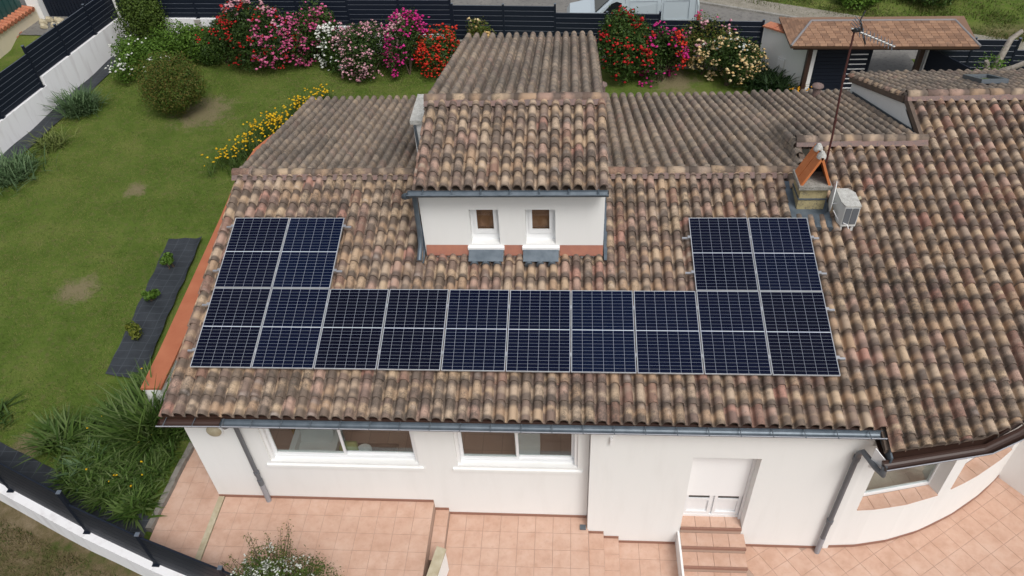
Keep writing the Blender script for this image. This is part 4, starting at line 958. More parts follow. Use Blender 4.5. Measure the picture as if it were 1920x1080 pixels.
posts = [(x, ry(x), bt_[i], tp[i]) for i, x in enumerate(RXs)]; posts[2] = (RXs[2], ry(RXs[2]), -2.62, -.97); posts[4] = (RXs[4], ry(RXs[4]), -2.85, -1.21)
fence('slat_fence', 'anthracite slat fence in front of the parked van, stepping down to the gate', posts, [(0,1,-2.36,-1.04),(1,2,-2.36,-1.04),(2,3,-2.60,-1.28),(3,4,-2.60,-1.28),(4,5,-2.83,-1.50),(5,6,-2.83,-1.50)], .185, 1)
gw = thing('garden_wall', 'bare grey concrete base wall below the fence near the gate', 'wall', (8, 18.4, -3.3))
for xa, xb, zt in ((2.485,6.35,-2.39),(6.355,10.1,-2.63),(10.105,13.72,-2.86)):
    MB().obox((xa, ry(xa)-.10, -4.2), (xb-xa, ry(xb)-ry(xa), 0), (0,.2,0), (0,0,4.2+zt)).build('wall', 'render_raw', gw)
# lower fence at the planting bed, seen from above
FF = [(-6.95,.46),(-4.98,-.38),(-2.85,-1.28),(-1.13,-1.93),(.67,-2.53),(2.5,-3.16)]
posts = [(*FF[0],-3.58,-2.22),(*FF[1],-3.58,-2.22),(*FF[2],-3.60,-2.22),(*FF[3],-3.60,-2.54),(*FF[4],-3.60,-2.54),(*FF[5],-3.60,-2.54)]
fence('slat_fence', 'anthracite slat fence on a low white wall round the planting bed corner', posts, [(0,1,-3.5,-2.28),(1,2,-3.5,-2.28),(2,3,-3.56,-2.60),(3,4,-3.56,-2.60),(4,5,-3.56,-2.60)], .18, 1, edge=False)
gw = thing('garden_wall', 'low whitewashed wall with flaking top below the bed-corner fence', 'wall', (-3,-1.2,-4))
for a, b in zip(FF[:-1], FF[1:]):
    d = Vector((b[0]-a[0], b[1]-a[1], 0)); nn = Vector((-d.y, d.x, 0)).normalized()
    MB().obox(Vector((a[0],a[1],-4.6))-nn*.16, d*.999, nn*.28, (0,0,.998)).build('wall', 'render_garden', gw)

# ------------------------------------------------------------------ gate, canopy, road side
wl = thing('gate_wall', 'short white rendered wall with red mosaic coping beside the gate', 'wall', (14.5, 17.2, -3.6))
MB().slab([(13.74,17.95,-4.3),(14.98,16.45,-4.3),(14.98,16.45,-1.56),(13.74,17.95,-1.68)], (.2,.2,0)).build('wall', 'render_white', wl)
cps = 7
for i in range(cps):
    a = Vector((13.72,17.93,-1.67)).lerp(Vector((14.75,16.70,-1.57)), i/cps); b = Vector((13.72,17.93,-1.67)).lerp(Vector((14.75,16.70,-1.57)), (i+.96)/cps)
    MB().obox(a+Vector((-.06,-.06,.01)), b-a, (.34,.34,0), (0,0,.05+.01*(i%2))).build('coping_tile', 'mosaic_red', wl)
ib = thing('letter_box', 'small white wall box on the gate wall', 'box', (14.36, 17.1, -2.7))
wd = Vector((1.24,-1.5,0)).normalized(); wn = Vector((-1.5,-1.24,0)).normalized(); bo = Vector((13.74,17.95,-2.85))+wd*.85+wn*.003
MB().obox(bo, wd*.30, wn*.07, (0,0,.34)).build('case', 'intercom', ib); MB().obox(bo+wd*.02+wn*.072+Vector((0,0,.02)), wd*.26, wn*.02, (0,0,.30)).build('lid', 'white_frame', ib)
GC = thing('gate_canopy', 'hipped canopy roof of brown flat tiles over the entrance gate', 'canopy', (17, 16.5, -3.7))
ez, rz = -1.45, -1.10
E = dict(fl=Vector((14.18,15.80,ez)), fr=Vector((20.12,15.55,ez)), br=Vector((20.5,18.0,ez)), bl=Vector((14.25,18.15,ez)), rl=Vector((15.02,16.95,rz)), rr=Vector((19.65,16.80,rz)))
MB().slab([E['fl'],E['fr'],E['rr'],E['rl']], (0,0,-.06)).build('slope', 'wood_dark', GC); MB().slab([E['br'],E['bl'],E['rl'],E['rr']], (0,0,-.06)).build('slope', 'shingle_mat', GC)
MB().slab([E['bl'],E['fl'],E['rl']], (0,0,-.06)).build('slope', 'wood_dark', GC); MB().slab([E['fr'],E['br'],E['rr']], (0,0,-.06)).build('slope', 'shingle_mat', GC)
shm = bpy.data.meshes.new('shingle'); mb = MB().box(0,1,0,1,0,1); shm.from_pydata(mb.v, [], mb.f); shm.materials.append(MATS['shingle_mat'])
def shingles(e0, e1, r0, r1, rows, w):
    N = (e1-e0).cross(r0-e0).normalized(); L0 = wloc(GC)
    for k in range(rows):
        t0, t1 = k/rows, (k+1)/rows; a0, b0 = e0.lerp(r0, t0), e1.lerp(r1, t0); a1 = e0.lerp(r0, t1); b1 = e1.lerp(r1, t1)
        up = ((a1+b1)/2-(a0+b0)/2); dirn = (e1-e0).normalized(); up = up-dirn*up.dot(dirn); ln = (b0-a0).length; n = max(1, int(ln/w)); 
        for i in range(n+1):
            x0 = (i-(.5 if k%2 else 0))*w; x1 = x0+w-.012; x0 = max(0, x0); x1 = min(ln, x1)
            if x1-x0 < .06: continue
            sl0 = (a1-a0).dot(dirn); sl1 = (b0-b1).dot(dirn)
            if x0 < sl0*.5: x0 = min(sl0*.5, x1-.05)
            if x1 > ln-sl1*.5: x1 = max(ln-sl1*.5, x0+.05)
            o = link('shingle', shm, GC); tilt = N*(random.gauss(.0,.004))
            U_, V_, W_ = dirn*(x1-x0), up*1.12, N*.022; org = a0+dirn*x0+N*(.016+random.uniform(0,.006))-up*.03
            V_ = V_-N*.014
            X = Matrix((U_, V_, W_)).transposed().to_4x4(); X.translation = org-L0; o.matrix_local = X
shingles(E['fl'], E['fr'], E['rl'], E['rr'], 10, .235); shingles(E['bl'], E['fl'], E['rl'], E['rl'], 10, .235)
for a, b in (('rl','rr'),('fl','rl'),('fr','rr')):
    MB().tube([E[a]+Vector((0,0,.035)), E[b]+Vector((0,0,.035))], .042, 8).build('hip_cap', 'lead_grey', GC)
MB().tube([(16.55,15.75,-1.38),(16.6,16.85,-1.02),(16.85,17.3,-.9)], .025, 6).build('cable', 'dark_gap', GC)
MB().obox((14.3,15.87,ez-.14), (5.7,-.23,0), (0,.05,0), (0,0,.12)).build('fascia', 'brown_metal', GC)
for x, y, w_ in ((14.93,16.2,.14),(18.75,16.55,.16)): MB().box(x, x+w_, y, y+.2, -4.3, ez-.05).build('post', 'brown_metal', GC)
MB().box(15.10, 15.27, 16.42, 16.60, -4.3, -1.6).build('pier', 'render_white', GC); MB().box(19.0, 19.22, 16.55, 16.8, -4.3, -1.6).build('pier', 'render_white', GC)
gl = thing('gate', 'closed anthracite gate leaf with a ladder of narrow slots', 'gate', (16.4, 16.7, -3.8))
MB().box(15.36, 17.18, 16.62, 16.65, -3.75, -1.95).build('sheet', 'anthracite', gl)
for z in np.arange(-3.72, -1.97, .135): MB().box(15.37, 16.40, 16.60, 16.618, z, z+.125).build('board', 'anthracite', gl)
for i, z in enumerate(np.arange(-3.6, -2.0, .18)): MB().box(16.50, 17.08, 16.602, 16.618, z, z+.035).build('slot', 'white_frame', gl)
MB().box(15.31, 15.36, 16.59, 16.66, -3.8, -1.9).build('stile', 'anthracite', gl); MB().box(17.14, 17.20, 16.59, 16.66, -3.8, -1.9).build('stile', 'anthracite', gl)
g2 = thing('gate', 'second anthracite gate leaf standing open beside the canopy post', 'gate', (19.4, 16.0, -3.8))
MB().slab([(19.02,16.5,-3.75),(19.75,15.0,-3.75),(19.75,15.0,-1.95),(19.02,16.5,-1.95)], (.04,.02,0)).build('sheet', 'anthracite', g2); MB().slab([(19.01,16.52,-1.95),(19.76,14.98,-1.95),(19.76,14.98,-1.90),(19.01,16.52,-1.90)], (.05,.025,0)).build('rail', 'anthracite', g2)
posts = [(19.30,16.95,-3.7,-1.75),(20.6,16.9,-3.7,-1.75),(22.0,16.8,-3.7,-1.75),(23.6,16.7,-3.7,-2.1),(25.2,16.6,-3.7,-2.1)]
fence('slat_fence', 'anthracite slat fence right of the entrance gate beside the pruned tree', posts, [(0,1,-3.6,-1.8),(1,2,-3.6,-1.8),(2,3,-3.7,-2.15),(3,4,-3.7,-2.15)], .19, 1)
o = MB().prism([(15.3,13.5),(19.6,13.5),(19.6,19.9),(15.3,19.9)], -4.4, -3.47).build('driveway', 'asphalt', kind='structure'); tag(o, 'grey driveway passing through the entrance gate', 'driveway', kind='structure')

# the van on the road
VX, VY, VZ = 6.72, 20.3, road_z(9.3)+.03
van = thing('parked_van', 'pale silver blue panel van parked on the road behind the fence', 'van', (VX+2.4, VY+.9, VZ))
prof = [(.0,.42),(.02,.78),(.14,.98),(.95,1.16),(1.15,1.24),(1.75,1.78),(2.0,1.87),(2.6,1.93),(4.85,1.92),(5.0,1.86),(5.08,1.5),(5.12,.6),(5.10,.35),(4.6,.28),(.3,.28)]
def inset(z): return 0 if z < 1.1 else .12*((z-1.1)/.8)**1.3
m = MB(); n = len(prof); Wd = 1.86
cols = []
for fy, extra in ((0,.0),(.05,-.0),(.5,0),(.95,0),(1,0)):
    ring = []
    for x, z in prof:
        i_ = inset(z); y = VY+i_+(Wd-2*i_)*fy; rz = (.035 if z > 1.8 and fy in (0,1) else 0)+(.02 if fy in (0,1) else 0); xx = x+(.06*(1 if x < 2.5 else -1) if fy in (0,1) else 0)
        ring.append((VX+xx, y, VZ+z-rz))
    cols.append(ring)
V_ = [q for c in cols for q in c]; F_ = []
for k in range(len(cols)-1):
    for i in range(n): F_.append((k*n+i, (k+1)*n+i, (k+1)*n+(i+1)%n, k*n+(i+1)%n))
F_.append(tuple(range(n))); F_.append(tuple(range(5*n-1, 4*n-1, -1)))
m.add(V_, F_); body = m.build('body', 'van_paint', van)
def side(pts, out, name, mt, th=.012):
    P = [(VX+x, VY+inset(z)-out, VZ+z) for x, z in pts]; return MB().slab(P, (0, th, 0)).build(name, mt, van)
side([(1.30,1.16),(2.10,1.12),(2.12,1.62),(1.92,1.68),(1.72,1.60)], .010, 'side_window', 'van_glass')
MB().slab([(VX+1.13,VY+.16,VZ+1.25),(VX+1.13,VY+1.70,VZ+1.25),(VX+1.74,VY+1.62,VZ+1.79),(VX+1.74,VY+.24,VZ+1.79)], (-.012,0,.014)).build('windscreen', 'van_glass', van)
for xa, xb in ((2.42,3.50),(3.72,4.72)):
    fr = MB(); zz0, zz1 = .95, 1.68
    for (a, b, c, d_) in ((xa,xb,zz1,zz1+.035),(xa,xb,zz0,zz0+.03),(xa,xa+.03,zz0+.03,zz1),(xb-.03,xb,zz0+.03,zz1)):
        fr.slab([(VX+a,VY+inset(c)-.014,VZ+c),(VX+b,VY+inset(c)-.014,VZ+c),(VX+b,VY+inset(d_)-.014,VZ+d_),(VX+a,VY+inset(d_)-.014,VZ+d_)], (0,.016,0))
    fr.build('side_panel', 'van_paint', van)
for x in (2.25, 3.62, 4.93): side([(x,.5),(x+.012,.5),(x+.012,1.75),(x,1.75)], .003, 'door_seam', 'pipe_grey', .006)
MB().box(VX+5.02, VX+5.13, VY-.01, VY+.10, VZ+.75, VZ+1.15).build('tail_light', 'tail_red', van); MB().box(VX+4.98, VX+5.18, VY-.005, VY+1.8, VZ+.38, VZ+.55).build('bumper', 'tyre', van)
MB().box(VX+1.42, VX+1.58, VY-.16, VY-.02, VZ+1.12, VZ+1.28).build('mirror', 'tyre', van)
for x in (.85, 4.1):
    for yy in (VY-.02, VY+Wd-.20):
        w = MB().tube([(VX+x,yy,VZ+.32),(VX+x,yy+.22,VZ+.32)], .32, 20).build('wheel', 'tyre', van); MB().tube([(VX+x,yy-.006,VZ+.32),(VX+x,yy-.002,VZ+.32)], .19, 16).build('rim', 'aluminium', w)
for x in (3.4, 4.5): MB().box(VX+x, VX+x+.05, VY+.25, VY+1.6, VZ+1.96, VZ+2.02).build('roof_bar', 'tyre', van)

# neighbour over the side fence
nb = thing('neighbour_house', 'cream neighbour building corner with dark garage door and green shutter', 'house', (-15.5, 20, -2.6))
u_ = Vector((.10,.995,0)); 
MB().slab([(-15.85,13.2,-3.4),(-15.2,21.2,-3.4),(-15.2,21.2,-1.72),(-15.85,13.2,-1.72)], (-.3,0,0)).build('wall', 'render_cream', nb)
n = 34
for i in range(n):
    a = Vector((-15.85,13.2,-1.70)).lerp(Vector((-15.2,21.1,-1.70)), i/n); MB().tube([a+Vector((.10,.1,-.02)), a+Vector((-.36,.12,.05))], .105, 8).build('coping_tile', 'mosaic_red', nb)
MB().slab([(-16.2,13.2,-1.72),(-15.56,21.0,-1.72),(-15.56,21.0,2.2),(-16.2,13.2,2.2)], (-.05,0,0)).build('green_shutter', 'shutter_green', nb)
for i in range(26):
    a = Vector((-16.19,13.2,-1.72)).lerp(Vector((-15.55,21.0,-1.72)), i/26); MB().obox(a, (.02,.24,0), (.02,0,0), (0,0,3.3)).build('board', 'shutter_green', nb)
MB().box(-15.5, -14.98, 21.22, 21.75, -3.4, 2.2).build('pier', 'render_white', nb)
MB().box(-14.97, -10.2, 21.55, 21.62, -3.2, .8).build('garage_door', 'anthracite', nb)
for i in range(32): MB().box(-14.95+i*.146, -14.95+i*.146+.12, 21.52, 21.548, -3.1, .75).build('door_board', 'anthracite', nb)
for k in (0, 1): MB().obox((-15.33+.02*k,19.55+.22*k,-2.32+.07*k), (.02,.0,0), (.014,.17,0), (0,.0,.05)).build('vent_brick', 'mosaic_red', nb)
rk = thing('rubble_pile', 'small heap of pale stones by the neighbour pier', 'stones', (-14.6, 20.7, -2.55))
for i in range(9):
    x, y, r_ = -14.6+random.uniform(-.35,.5), 20.7+random.uniform(-.5,.35), random.uniform(.07,.16); z = float(ground_z(x, y))
    MB().tube([(x-r_,y,z+r_*.3),(x-r_*.4,y+.03,z+r_*.7),(x+r_*.5,y-.02,z+r_*.6),(x+r_,y,z+r_*.2)], [r_*.4,r_*.9,r_*.8,r_*.3], 7, True, False).build('stone', 'coping_cream', rk)

# ------------------------------------------------------------------ plants
def leaves(P, D, s, aspect=.5):
    """diamond leaves at P with normal-ish direction D"""
    n = len(P); r = RNG.normal(size=(n,3)); N = D+r*.75; N /= np.linalg.norm(N, axis=1)[:,None]
    t = np.cross(N, RNG.normal(size=(n,3))); t /= np.linalg.norm(t, axis=1)[:,None]; b = np.cross(N, t)
    s = s[:,None]; V = np.stack([P-t*s, P+b*s*aspect+N*s*.15, P+t*s, P-b*s*aspect+N*s*.15], 1).reshape(-1, 3)
    return V, np.arange(4*n).reshape(n, 4)
def crown_points(c, rad, n, lobes, lob_r=(.32,.5), seed=0, upper=.25):
    rg = np.random.default_rng(seed); c = np.array(c, float); rad = np.array(rad, float)
    d = rg.normal(size=(lobes,3)); d /= np.linalg.norm(d, axis=1)[:,None]; d[:,2] = np.abs(d[:,2])*1.1-upper
    lc = d*rg.uniform(.42,.75,(lobes,1)); lr = rg.uniform(*lob_r, lobes)
    k = rg.integers(0, lobes, n); q = rg.normal(size=(n,3)); q /= np.linalg.norm(q, axis=1)[:,None]
    rr = rg.uniform(.35, 1, n)**.5*np.where(rg.random(n) < .08, 1.25, 1)
    P = lc[k]+q*(lr[k]*rr)[:,None]
    ok = P[:,2] > -upper*1.5; P, q = P[ok], q[ok]
    return c+P*rad, q, lc*rad+c, lr
ICO = None
def blossoms(P, r, jag=.35):
    """small many-petalled balls: 8-sided ruffles"""
    n = len(P); ang = RNG.uniform(0, 2*np.pi, n); V = []; k = 6
    base = np.array([(math.cos(2*math.pi*i/k), math.sin(2*math.pi*i/k), 0) for i in range(k)])
    ring = base[None]*(1+RNG.uniform(-jag, jag, (n,k,1))); ring[:,:,2] = RNG.uniform(-.35,.25,(n,k))
    topv = np.concatenate([RNG.uniform(-.2,.2,(n,1,2)), RNG.uniform(.55,.9,(n,1,1))], 2); low = np.concatenate([np.zeros((n,1,2)), np.full((n,1,1), -.6)], 2)
    A = np.concatenate([ring, topv, low], 1)*r[:,None,None]
    ca_, sa_ = np.cos(ang), np.sin(ang); x = A[...,0]*ca_[:,None]-A[...,1]*sa_[:,None]; y = A[...,0]*sa_[:,None]+A[...,1]*ca_[:,None]
    tl = RNG.normal(0, .35, (n,2)); A = np.stack([x+A[...,2]*tl[:,:1], y+A[...,2]*tl[:,1:], A[...,2]], -1)
    V = (A+P[:,None]).reshape(-1, 3); f = [(i,(i+1)%k,6) for i in range(k)]+[((i+1)%k,i,7) for i in range(k)]
    return V, (np.array(f)[None]+np.arange(n)[:,None,None]*8).reshape(-1, 3), np.repeat(RNG.random(n)*.99, 12)
def bush(name, label, cat, base, rad, n, leaf, ls, lobes=14, flowers=(), seed=1, lift=.55, stems=5, group=None, upper=.3, taper=0):
    x, y = base; z = float(ground_z(x, y)) if len(base) == 2 else 0
    t = thing(name, label, cat, (x, y, z), group)
    c = (x, y, z+rad[2]*lift)
    P, D, lc, lr = crown_points(c, rad, n, lobes, seed=seed, upper=upper)
    if taper:
        hgt = np.clip((P[:,2]-z)/(rad[2]*1.1), 0, 1); P[:,:2] = np.array((x, y))+(P[:,:2]-np.array((x, y)))*(1-taper+taper*hgt**.7)[:,None]
    keep = P[:,2] > z+.02; P, D = P[keep], D[keep]
    V, Fq = leaves(P, D, RNG.uniform(.6, 1.25, len(P))*ls)
    npmesh('foliage', V, Fq, leaf, t, rnd=RNG.random(len(P))*.99)
    st = MB()
    for k in range(stems):
        e = lc[k % len(lc)]; mid = (np.array((x,y,z))*.5+np.array(e)*.5)+RNG.normal(0,.05,3)
        st = MB().tube([(x+random.uniform(-.08,.08), y+random.uniform(-.08,.08), z-.03), tuple(mid), tuple(e)], [.03,.02,.008], 6).build('stem', 'stem_brown', t)
    cv = np.array(CAM)-np.array(c); cv /= np.linalg.norm(cv)
    for (pm, cnt, r0, zone) in flowers:
        sc = np.array(zone[:3]); sr = zone[3]
        Q, E_, _, _ = crown_points(c, np.array(rad)*1.03, cnt*14, lobes, seed=seed, upper=upper)
        rel = (Q-np.array(c))/np.array(rad)
        out = np.linalg.norm(rel, axis=1); ok = (out > .62) & (np.linalg.norm((rel-sc), axis=1) < sr) & (Q[:,2] > z+.1)
        Q = Q[ok]
        if not len(Q): continue
        # gather into trusses
        hub = Q[RNG.integers(0, len(Q), max(4, cnt//6))]; pick = hub[RNG.integers(0, len(hub), cnt)]+RNG.normal(0, .085, (cnt,3)); lone = Q[RNG.integers(0, len(Q), cnt//3)]
        Pq = np.concatenate([pick, lone]); V, Fq, rr = blossoms(Pq, RNG.uniform(.75,1.25,len(Pq))*r0)
        npmesh('blossoms', V, Fq, pm, t, 'stuff', rnd=rr)
    return t
ALLZ = (0,-.2,.2,9)
bush('rose_bush', 'tallest rose bush, dark red and pink blooms, between the green shrubs and white roses', 'rose bush', (-4.6,17.9), (1.9,1.15,1.95), 12000, 'leaf_rose', .055, 22, [('petal_red', 260, .048, (-.35,-.3,.1,1.15)), ('petal_pink', 300, .062, (.62,-.4,-.05,.85)), ('petal_pale', 70, .062, (.1,-.2,.9,.6))], seed=3)
bush('rose_bush', 'small rose bush with pure white blooms at the lawn edge', 'rose bush', (-1.9,17.7), (.65,.65,1.2), 2800, 'leaf_mid', .05, 10, [('petal_white', 170, .058, (0,-.5,.1,1.5))], seed=4)
bush('rose_bush', 'green climbing rose with deep pink blooms behind the white rose', 'rose bush', (-2.75,18.4), (1.25,.8,1.6), 6500, 'leaf_mid', .055, 14, [('petal_pink', 170, .06, (.0,-.5,-.1,1.2))], seed=14)
bush('rose_bush', 'spreading rose bush covered in pale pink blooms', 'rose bush', (-.45,17.5), (1.45,1.1,1.5), 8000, 'leaf_rose', .05, 18, [('petal_pale', 620, .05, (0,-.35,-.05,1.5))], seed=5)
bush('rose_bush', 'magenta rose bush between the pale pink and the scarlet one', 'rose bush', (.95,17.45), (.95,.95,1.75), 5000, 'leaf_rose', .05, 14, [('petal_magenta', 420, .058, (0,-.4,-.1,1.5)), ('petal_pale', 60, .05, (-.6,0,.7,.6))], seed=6)
bush('rose_bush', 'scarlet rose bush beside the tower roof', 'rose bush', (2.1,17.65), (1.0,.85,1.35), 5000, 'leaf_mid', .05, 13, [('petal_scarlet', 480, .05, (0,-.3,0,1.6))], seed=8)
bush('rose_bush', 'dark thin rose with a few cream blooms peeping over the tower roof', 'rose bush', (3.5,18.3), (.75,.4,1.25), 1800, 'leaf_bronze', .045, 9, [('petal_cream', 26, .07, (.2,-.2,.4,1.3))], seed=9, lift=.7)
bush('rose_bush', 'large leafy rose bush dotted with red blooms, right of the tower roof', 'rose bush', (8.75,17.2), (1.3,.9,1.95), 9500, 'leaf_mid', .06, 20, [('petal_red', 230, .055, (0,-.3,.1,1.6))], seed=10)
bush('rose_bush', 'upright magenta rose bush between two red ones', 'rose bush', (10.15,17.2), (.95,.75,1.6), 4600, 'leaf_rose', .055, 13, [('petal_magenta', 330, .06, (-.1,-.4,-.1,1.4)), ('petal_scarlet', 120, .055, (.75,-.2,.0,.8))], seed=11)
bush('rose_bush', 'sparse dark rose bush with a few coral blooms against the slats', 'rose bush', (11.75,17.7), (1.3,.5,1.5), 3400, 'leaf_bronze', .045, 13, [('petal_pale', 34, .07, (-.2,-.2,.5,1.0)), ('petal_pink', 20, .065, (.1,-.2,.3,1.4))], seed=12, lift=.7)
bush('rose_bush', 'rose bush full of cream yellow blooms near the gate wall', 'rose bush', (12.5,17.0), (1.35,.8,1.45), 6000, 'leaf_rose', .05, 15, [('petal_cream', 300, .062, (.1,-.4,-.05,1.6)), ('petal_white', 30, .05, (-.5,0,.4,1))], seed=13)
bush('round_shrub', 'rounded bronze green shrub standing alone on bare soil in the lawn', 'shrub', (-6.75,14.55), (1.5,1.35,1.5), 26000, 'leaf_bronze', .032, 34, seed=21, lift=.72, stems=7, upper=.5, taper=.62)
bush('conifer_shrub', 'feathery green conifer in the corner of the white walls', 'shrub', (-9.55,19.0), (1.0,.6,2.0), 9000, 'leaf_conifer', .05, 20, seed=22, lift=.5)
bush('leafy_shrub', 'pale flowering shrub in front of the conifer near the fabric strip', 'shrub', (-9.1,17.2), (1.05,1.3,1.1), 7000, 'leaf_bright', .05, 14, [('petal_white', 70, .05, (-.6,-.1,.2,1.0))], seed=23)
bush('leafy_shrub', 'low bright green spreading shrub along the white base wall', 'shrub', (-7.7,18.35), (1.7,.8,1.05), 8500, 'leaf_bright', .055, 18, seed=24)
bush('leafy_shrub', 'darker feathery shrub between the bright one and the tall roses', 'shrub', (-6.25,18.2), (1.15,.95,1.35), 7000, 'leaf_mid', .05, 14, seed=25)
bush('leafy_shrub', 'low yellow green shrub tucked behind the round bronze one', 'shrub', (-8.3,16.7), (.6,.7,.8), 2600, 'leaf_bright', .05, 10, [('petal_white', 24, .045, (0,-.3,.3,1.2))], seed=26)
for k, (x, y, r_, lf, lb) in enumerate(((-4.06,6.55,.24,'leaf_bright','roundest young shrub at the far end of the fabric sheet'), (-4.07,5.25,.19,'leaf_bright','smallest green young shrub in the middle of the fabric sheet'), (-3.97,3.95,.22,'leaf_yellow','yellowing young shrub at the near end of the fabric sheet'))):
    bush('young_shrub', lb, 'shrub', (x, y), (r_*1.15, r_, r_*1.3), 420, lf, .055, 7, seed=40+k, lift=.95, stems=3, group='young shrubs on the weed fabric')

def straps(name, base_pts, n, ln, spread, w, mt, t, kind=None, droop=.5, upward=1.0):
    b = np.array(base_pts)[RNG.integers(0, len(base_pts), n)]+np.concatenate([RNG.normal(0, spread, (n,2)), np.zeros((n,1))], 1)
    a = RNG.uniform(0, 2*np.pi, n); L = RNG.uniform(.6, 1.15, n)*ln; d = np.stack([np.cos(a), np.sin(a), 0*a], -1); s = np.stack([-np.sin(a), np.cos(a), 0*a], -1)
    e = RNG.uniform(.25, 1.1, n); up = np.array((0,0,1.0))
    rows = []
    for tt, ww in ((0,.7),(.35,1),(.7,.8),(1,.05)):
        hor = (np.sin(e)*tt+droop*tt*tt*.5)*L; ver = (np.cos(e)*tt*upward-droop*tt*tt*.55)*L
        P = b+d*hor[:,None]+up*ver[:,None]; rows += [P-s*w*ww, P+s*w*ww]
    V = np.stack(rows, 1).reshape(-1, 3); f = np.array([(0,1,3,2),(2,3,5,4),(4,5,7,6)])
    Fq = (f[None]+np.arange(n)[:,None,None]*8).reshape(-1, 4)
    return npmesh(name, V, Fq, mt, t, kind, rnd=np.repeat(RNG.random(n)*.99, 3))
def clump(label, x, y, n, ln, spread, w, mt, name='iris_clump', cat='plant', group=None, up=1.0):
    z = float(ground_z(x, y)); t = thing(name, label, cat, (x, y, z), group); straps('leaves', [(x, y, z)], n, ln, spread, w, mt, t, upward=up); return t
clump('largest grey green iris clump beside the fabric strip at the side wall', -10.35, 14.5, 460, .85, .24, .02, 'leaf_iris', up=1.25)
clump('small pale iris tuft at the lawn edge by the side wall', -10.45, 12.35, 130, .6, .24, .018, 'leaf_yellowgreen', up=1.1)
clump('wide iris clump with thin upright leaves furthest down the side wall', -10.75, 10.6, 460, .75, .36, .018, 'leaf_iris', up=1.2)
clump('dark green agapanthus clump at the foot of the gate wall', 14.0, 16.75, 420, 1.05, .30, .024, 'leaf_dark', 'agapanthus_clump')
clump('leggy weed clump at the fabric edge beside the planting bed', -4.35, .75, 170, .75, .17, .022, 'leaf_strap', 'weed_clump', up=1.25)
clump('grey green weed tuft on the fabric strip beyond the leggy weeds', -6.35, 1.35, 110, .5, .2, .02, 'leaf_mid', 'weed_clump')
clump('tall strap leaf tuft hiding the front end of the coping wall', -2.35, 1.12, 360, 1.2, .22, .02, 'leaf_strap', 'weed_clump', up=1.45)
# dense bed of strap leaves
pts = []
while len(pts) < 420:
    x, y = random.uniform(-4.0,-1.65), random.uniform(-1.1,2.75)
    lo = -.36+(x+4.98)*-.41+.62
    if y > lo and x > -4.05+.28*max(0, y-.4)*1.0-.0 and not (x < -3.3 and y > 1.6) and x < -1.85+.1*y: pts.append((x, y, float(ground_z(x, y))))
o = straps('strap_leaf_bed', pts, 5200, .52, .05, .017, 'leaf_strap', None, 'stuff'); tag(o, 'dense planting bed of green strap leaves beside the tiled path', 'plants', kind='stuff')
P_ = np.array([random.choice(pts) for _ in range(4200)])+np.concatenate([RNG.normal(0,.08,(4200,2)), RNG.uniform(.03,.24,(4200,1))], 1)
V, Fq = leaves(P_, np.tile((0,0,1.0), (4200,1)), RNG.uniform(.03,.06,4200)); o = npmesh('bed_undergrowth', V, Fq, 'leaf_mid', kind='stuff', rnd=RNG.random(4200)*.99); tag(o, 'low leafy undergrowth between the strap leaves', 'plants', kind='stuff')
P_ = np.array([random.choice(pts) for _ in range(26)])+np.array((0,0,.42)); V, Fq, rr = blossoms(P_, RNG.uniform(.02,.035,26)); o = npmesh('bed_flowers', V, Fq, 'petal_yellow', kind='stuff', rnd=rr); tag(o, 'tiny yellow flowers scattered over the planting bed', 'flowers', kind='stuff')
clump('broad leaved lily tuft at the corner of bed and stone edging', -2.0, -.78, 46, .62, .12, .03, 'leaf_strap', 'lily_clump')
clump('pale lily tuft leaning over the fabric at the bed edge', -3.55, .25, 60, .6, .16, .028, 'leaf_iris', 'lily_clump')
# yellow flowers along the curved coping
for k, (x, y, n_, lb) in enumerate(((-3.7,11.75,70,'yellow flower clump at the start of the curved coping'), (-3.1,13.3,120,'densest yellow flower clump along the curve of the coping'), (-2.2,14.75,110,'yellow flower clump reaching behind the back eave'))):
    z = float(ground_z(x, y)); t = thing('flower_clump', lb, 'flowers', (x, y, z), 'yellow flowers round the parapet curve')
    B = [(x+random.gauss(0,.30)+s*.35, y+random.gauss(0,.22)+s*.6, z) for s in np.linspace(-1,1,40)]
    straps('leaves', B, 700, .5, .10, .009, 'leaf_strap', t, droop=.15, upward=1.25)
    Q = np.array([random.choice(B) for _ in range(n_)])+np.stack([RNG.normal(0,.14,n_), RNG.normal(0,.14,n_), RNG.uniform(.35,.62,n_)], 1)
    V, Fq, rr = blossoms(Q, RNG.uniform(.032,.055,n_)); npmesh('blossoms', V, Fq, 'petal_yellow', t, 'stuff', rnd=rr)
z = float(ground_z(14.9, 16.0)); t = thing('flower_clump', 'low orange flowers at the foot of the brown gate post', 'flowers', (14.95, 16.1, z))
straps('leaves', [(14.95,16.1,z)], 160, .4, .25, .012, 'leaf_strap', t); Q = np.array((14.95,16.1,z+.3))+RNG.normal(0,.2,(40,3))*(1,1,.3); V, Fq, rr = blossoms(Q, np.full(40,.045)); npmesh('blossoms', V, Fq, 'petal_orange', t, 'stuff', rnd=rr)
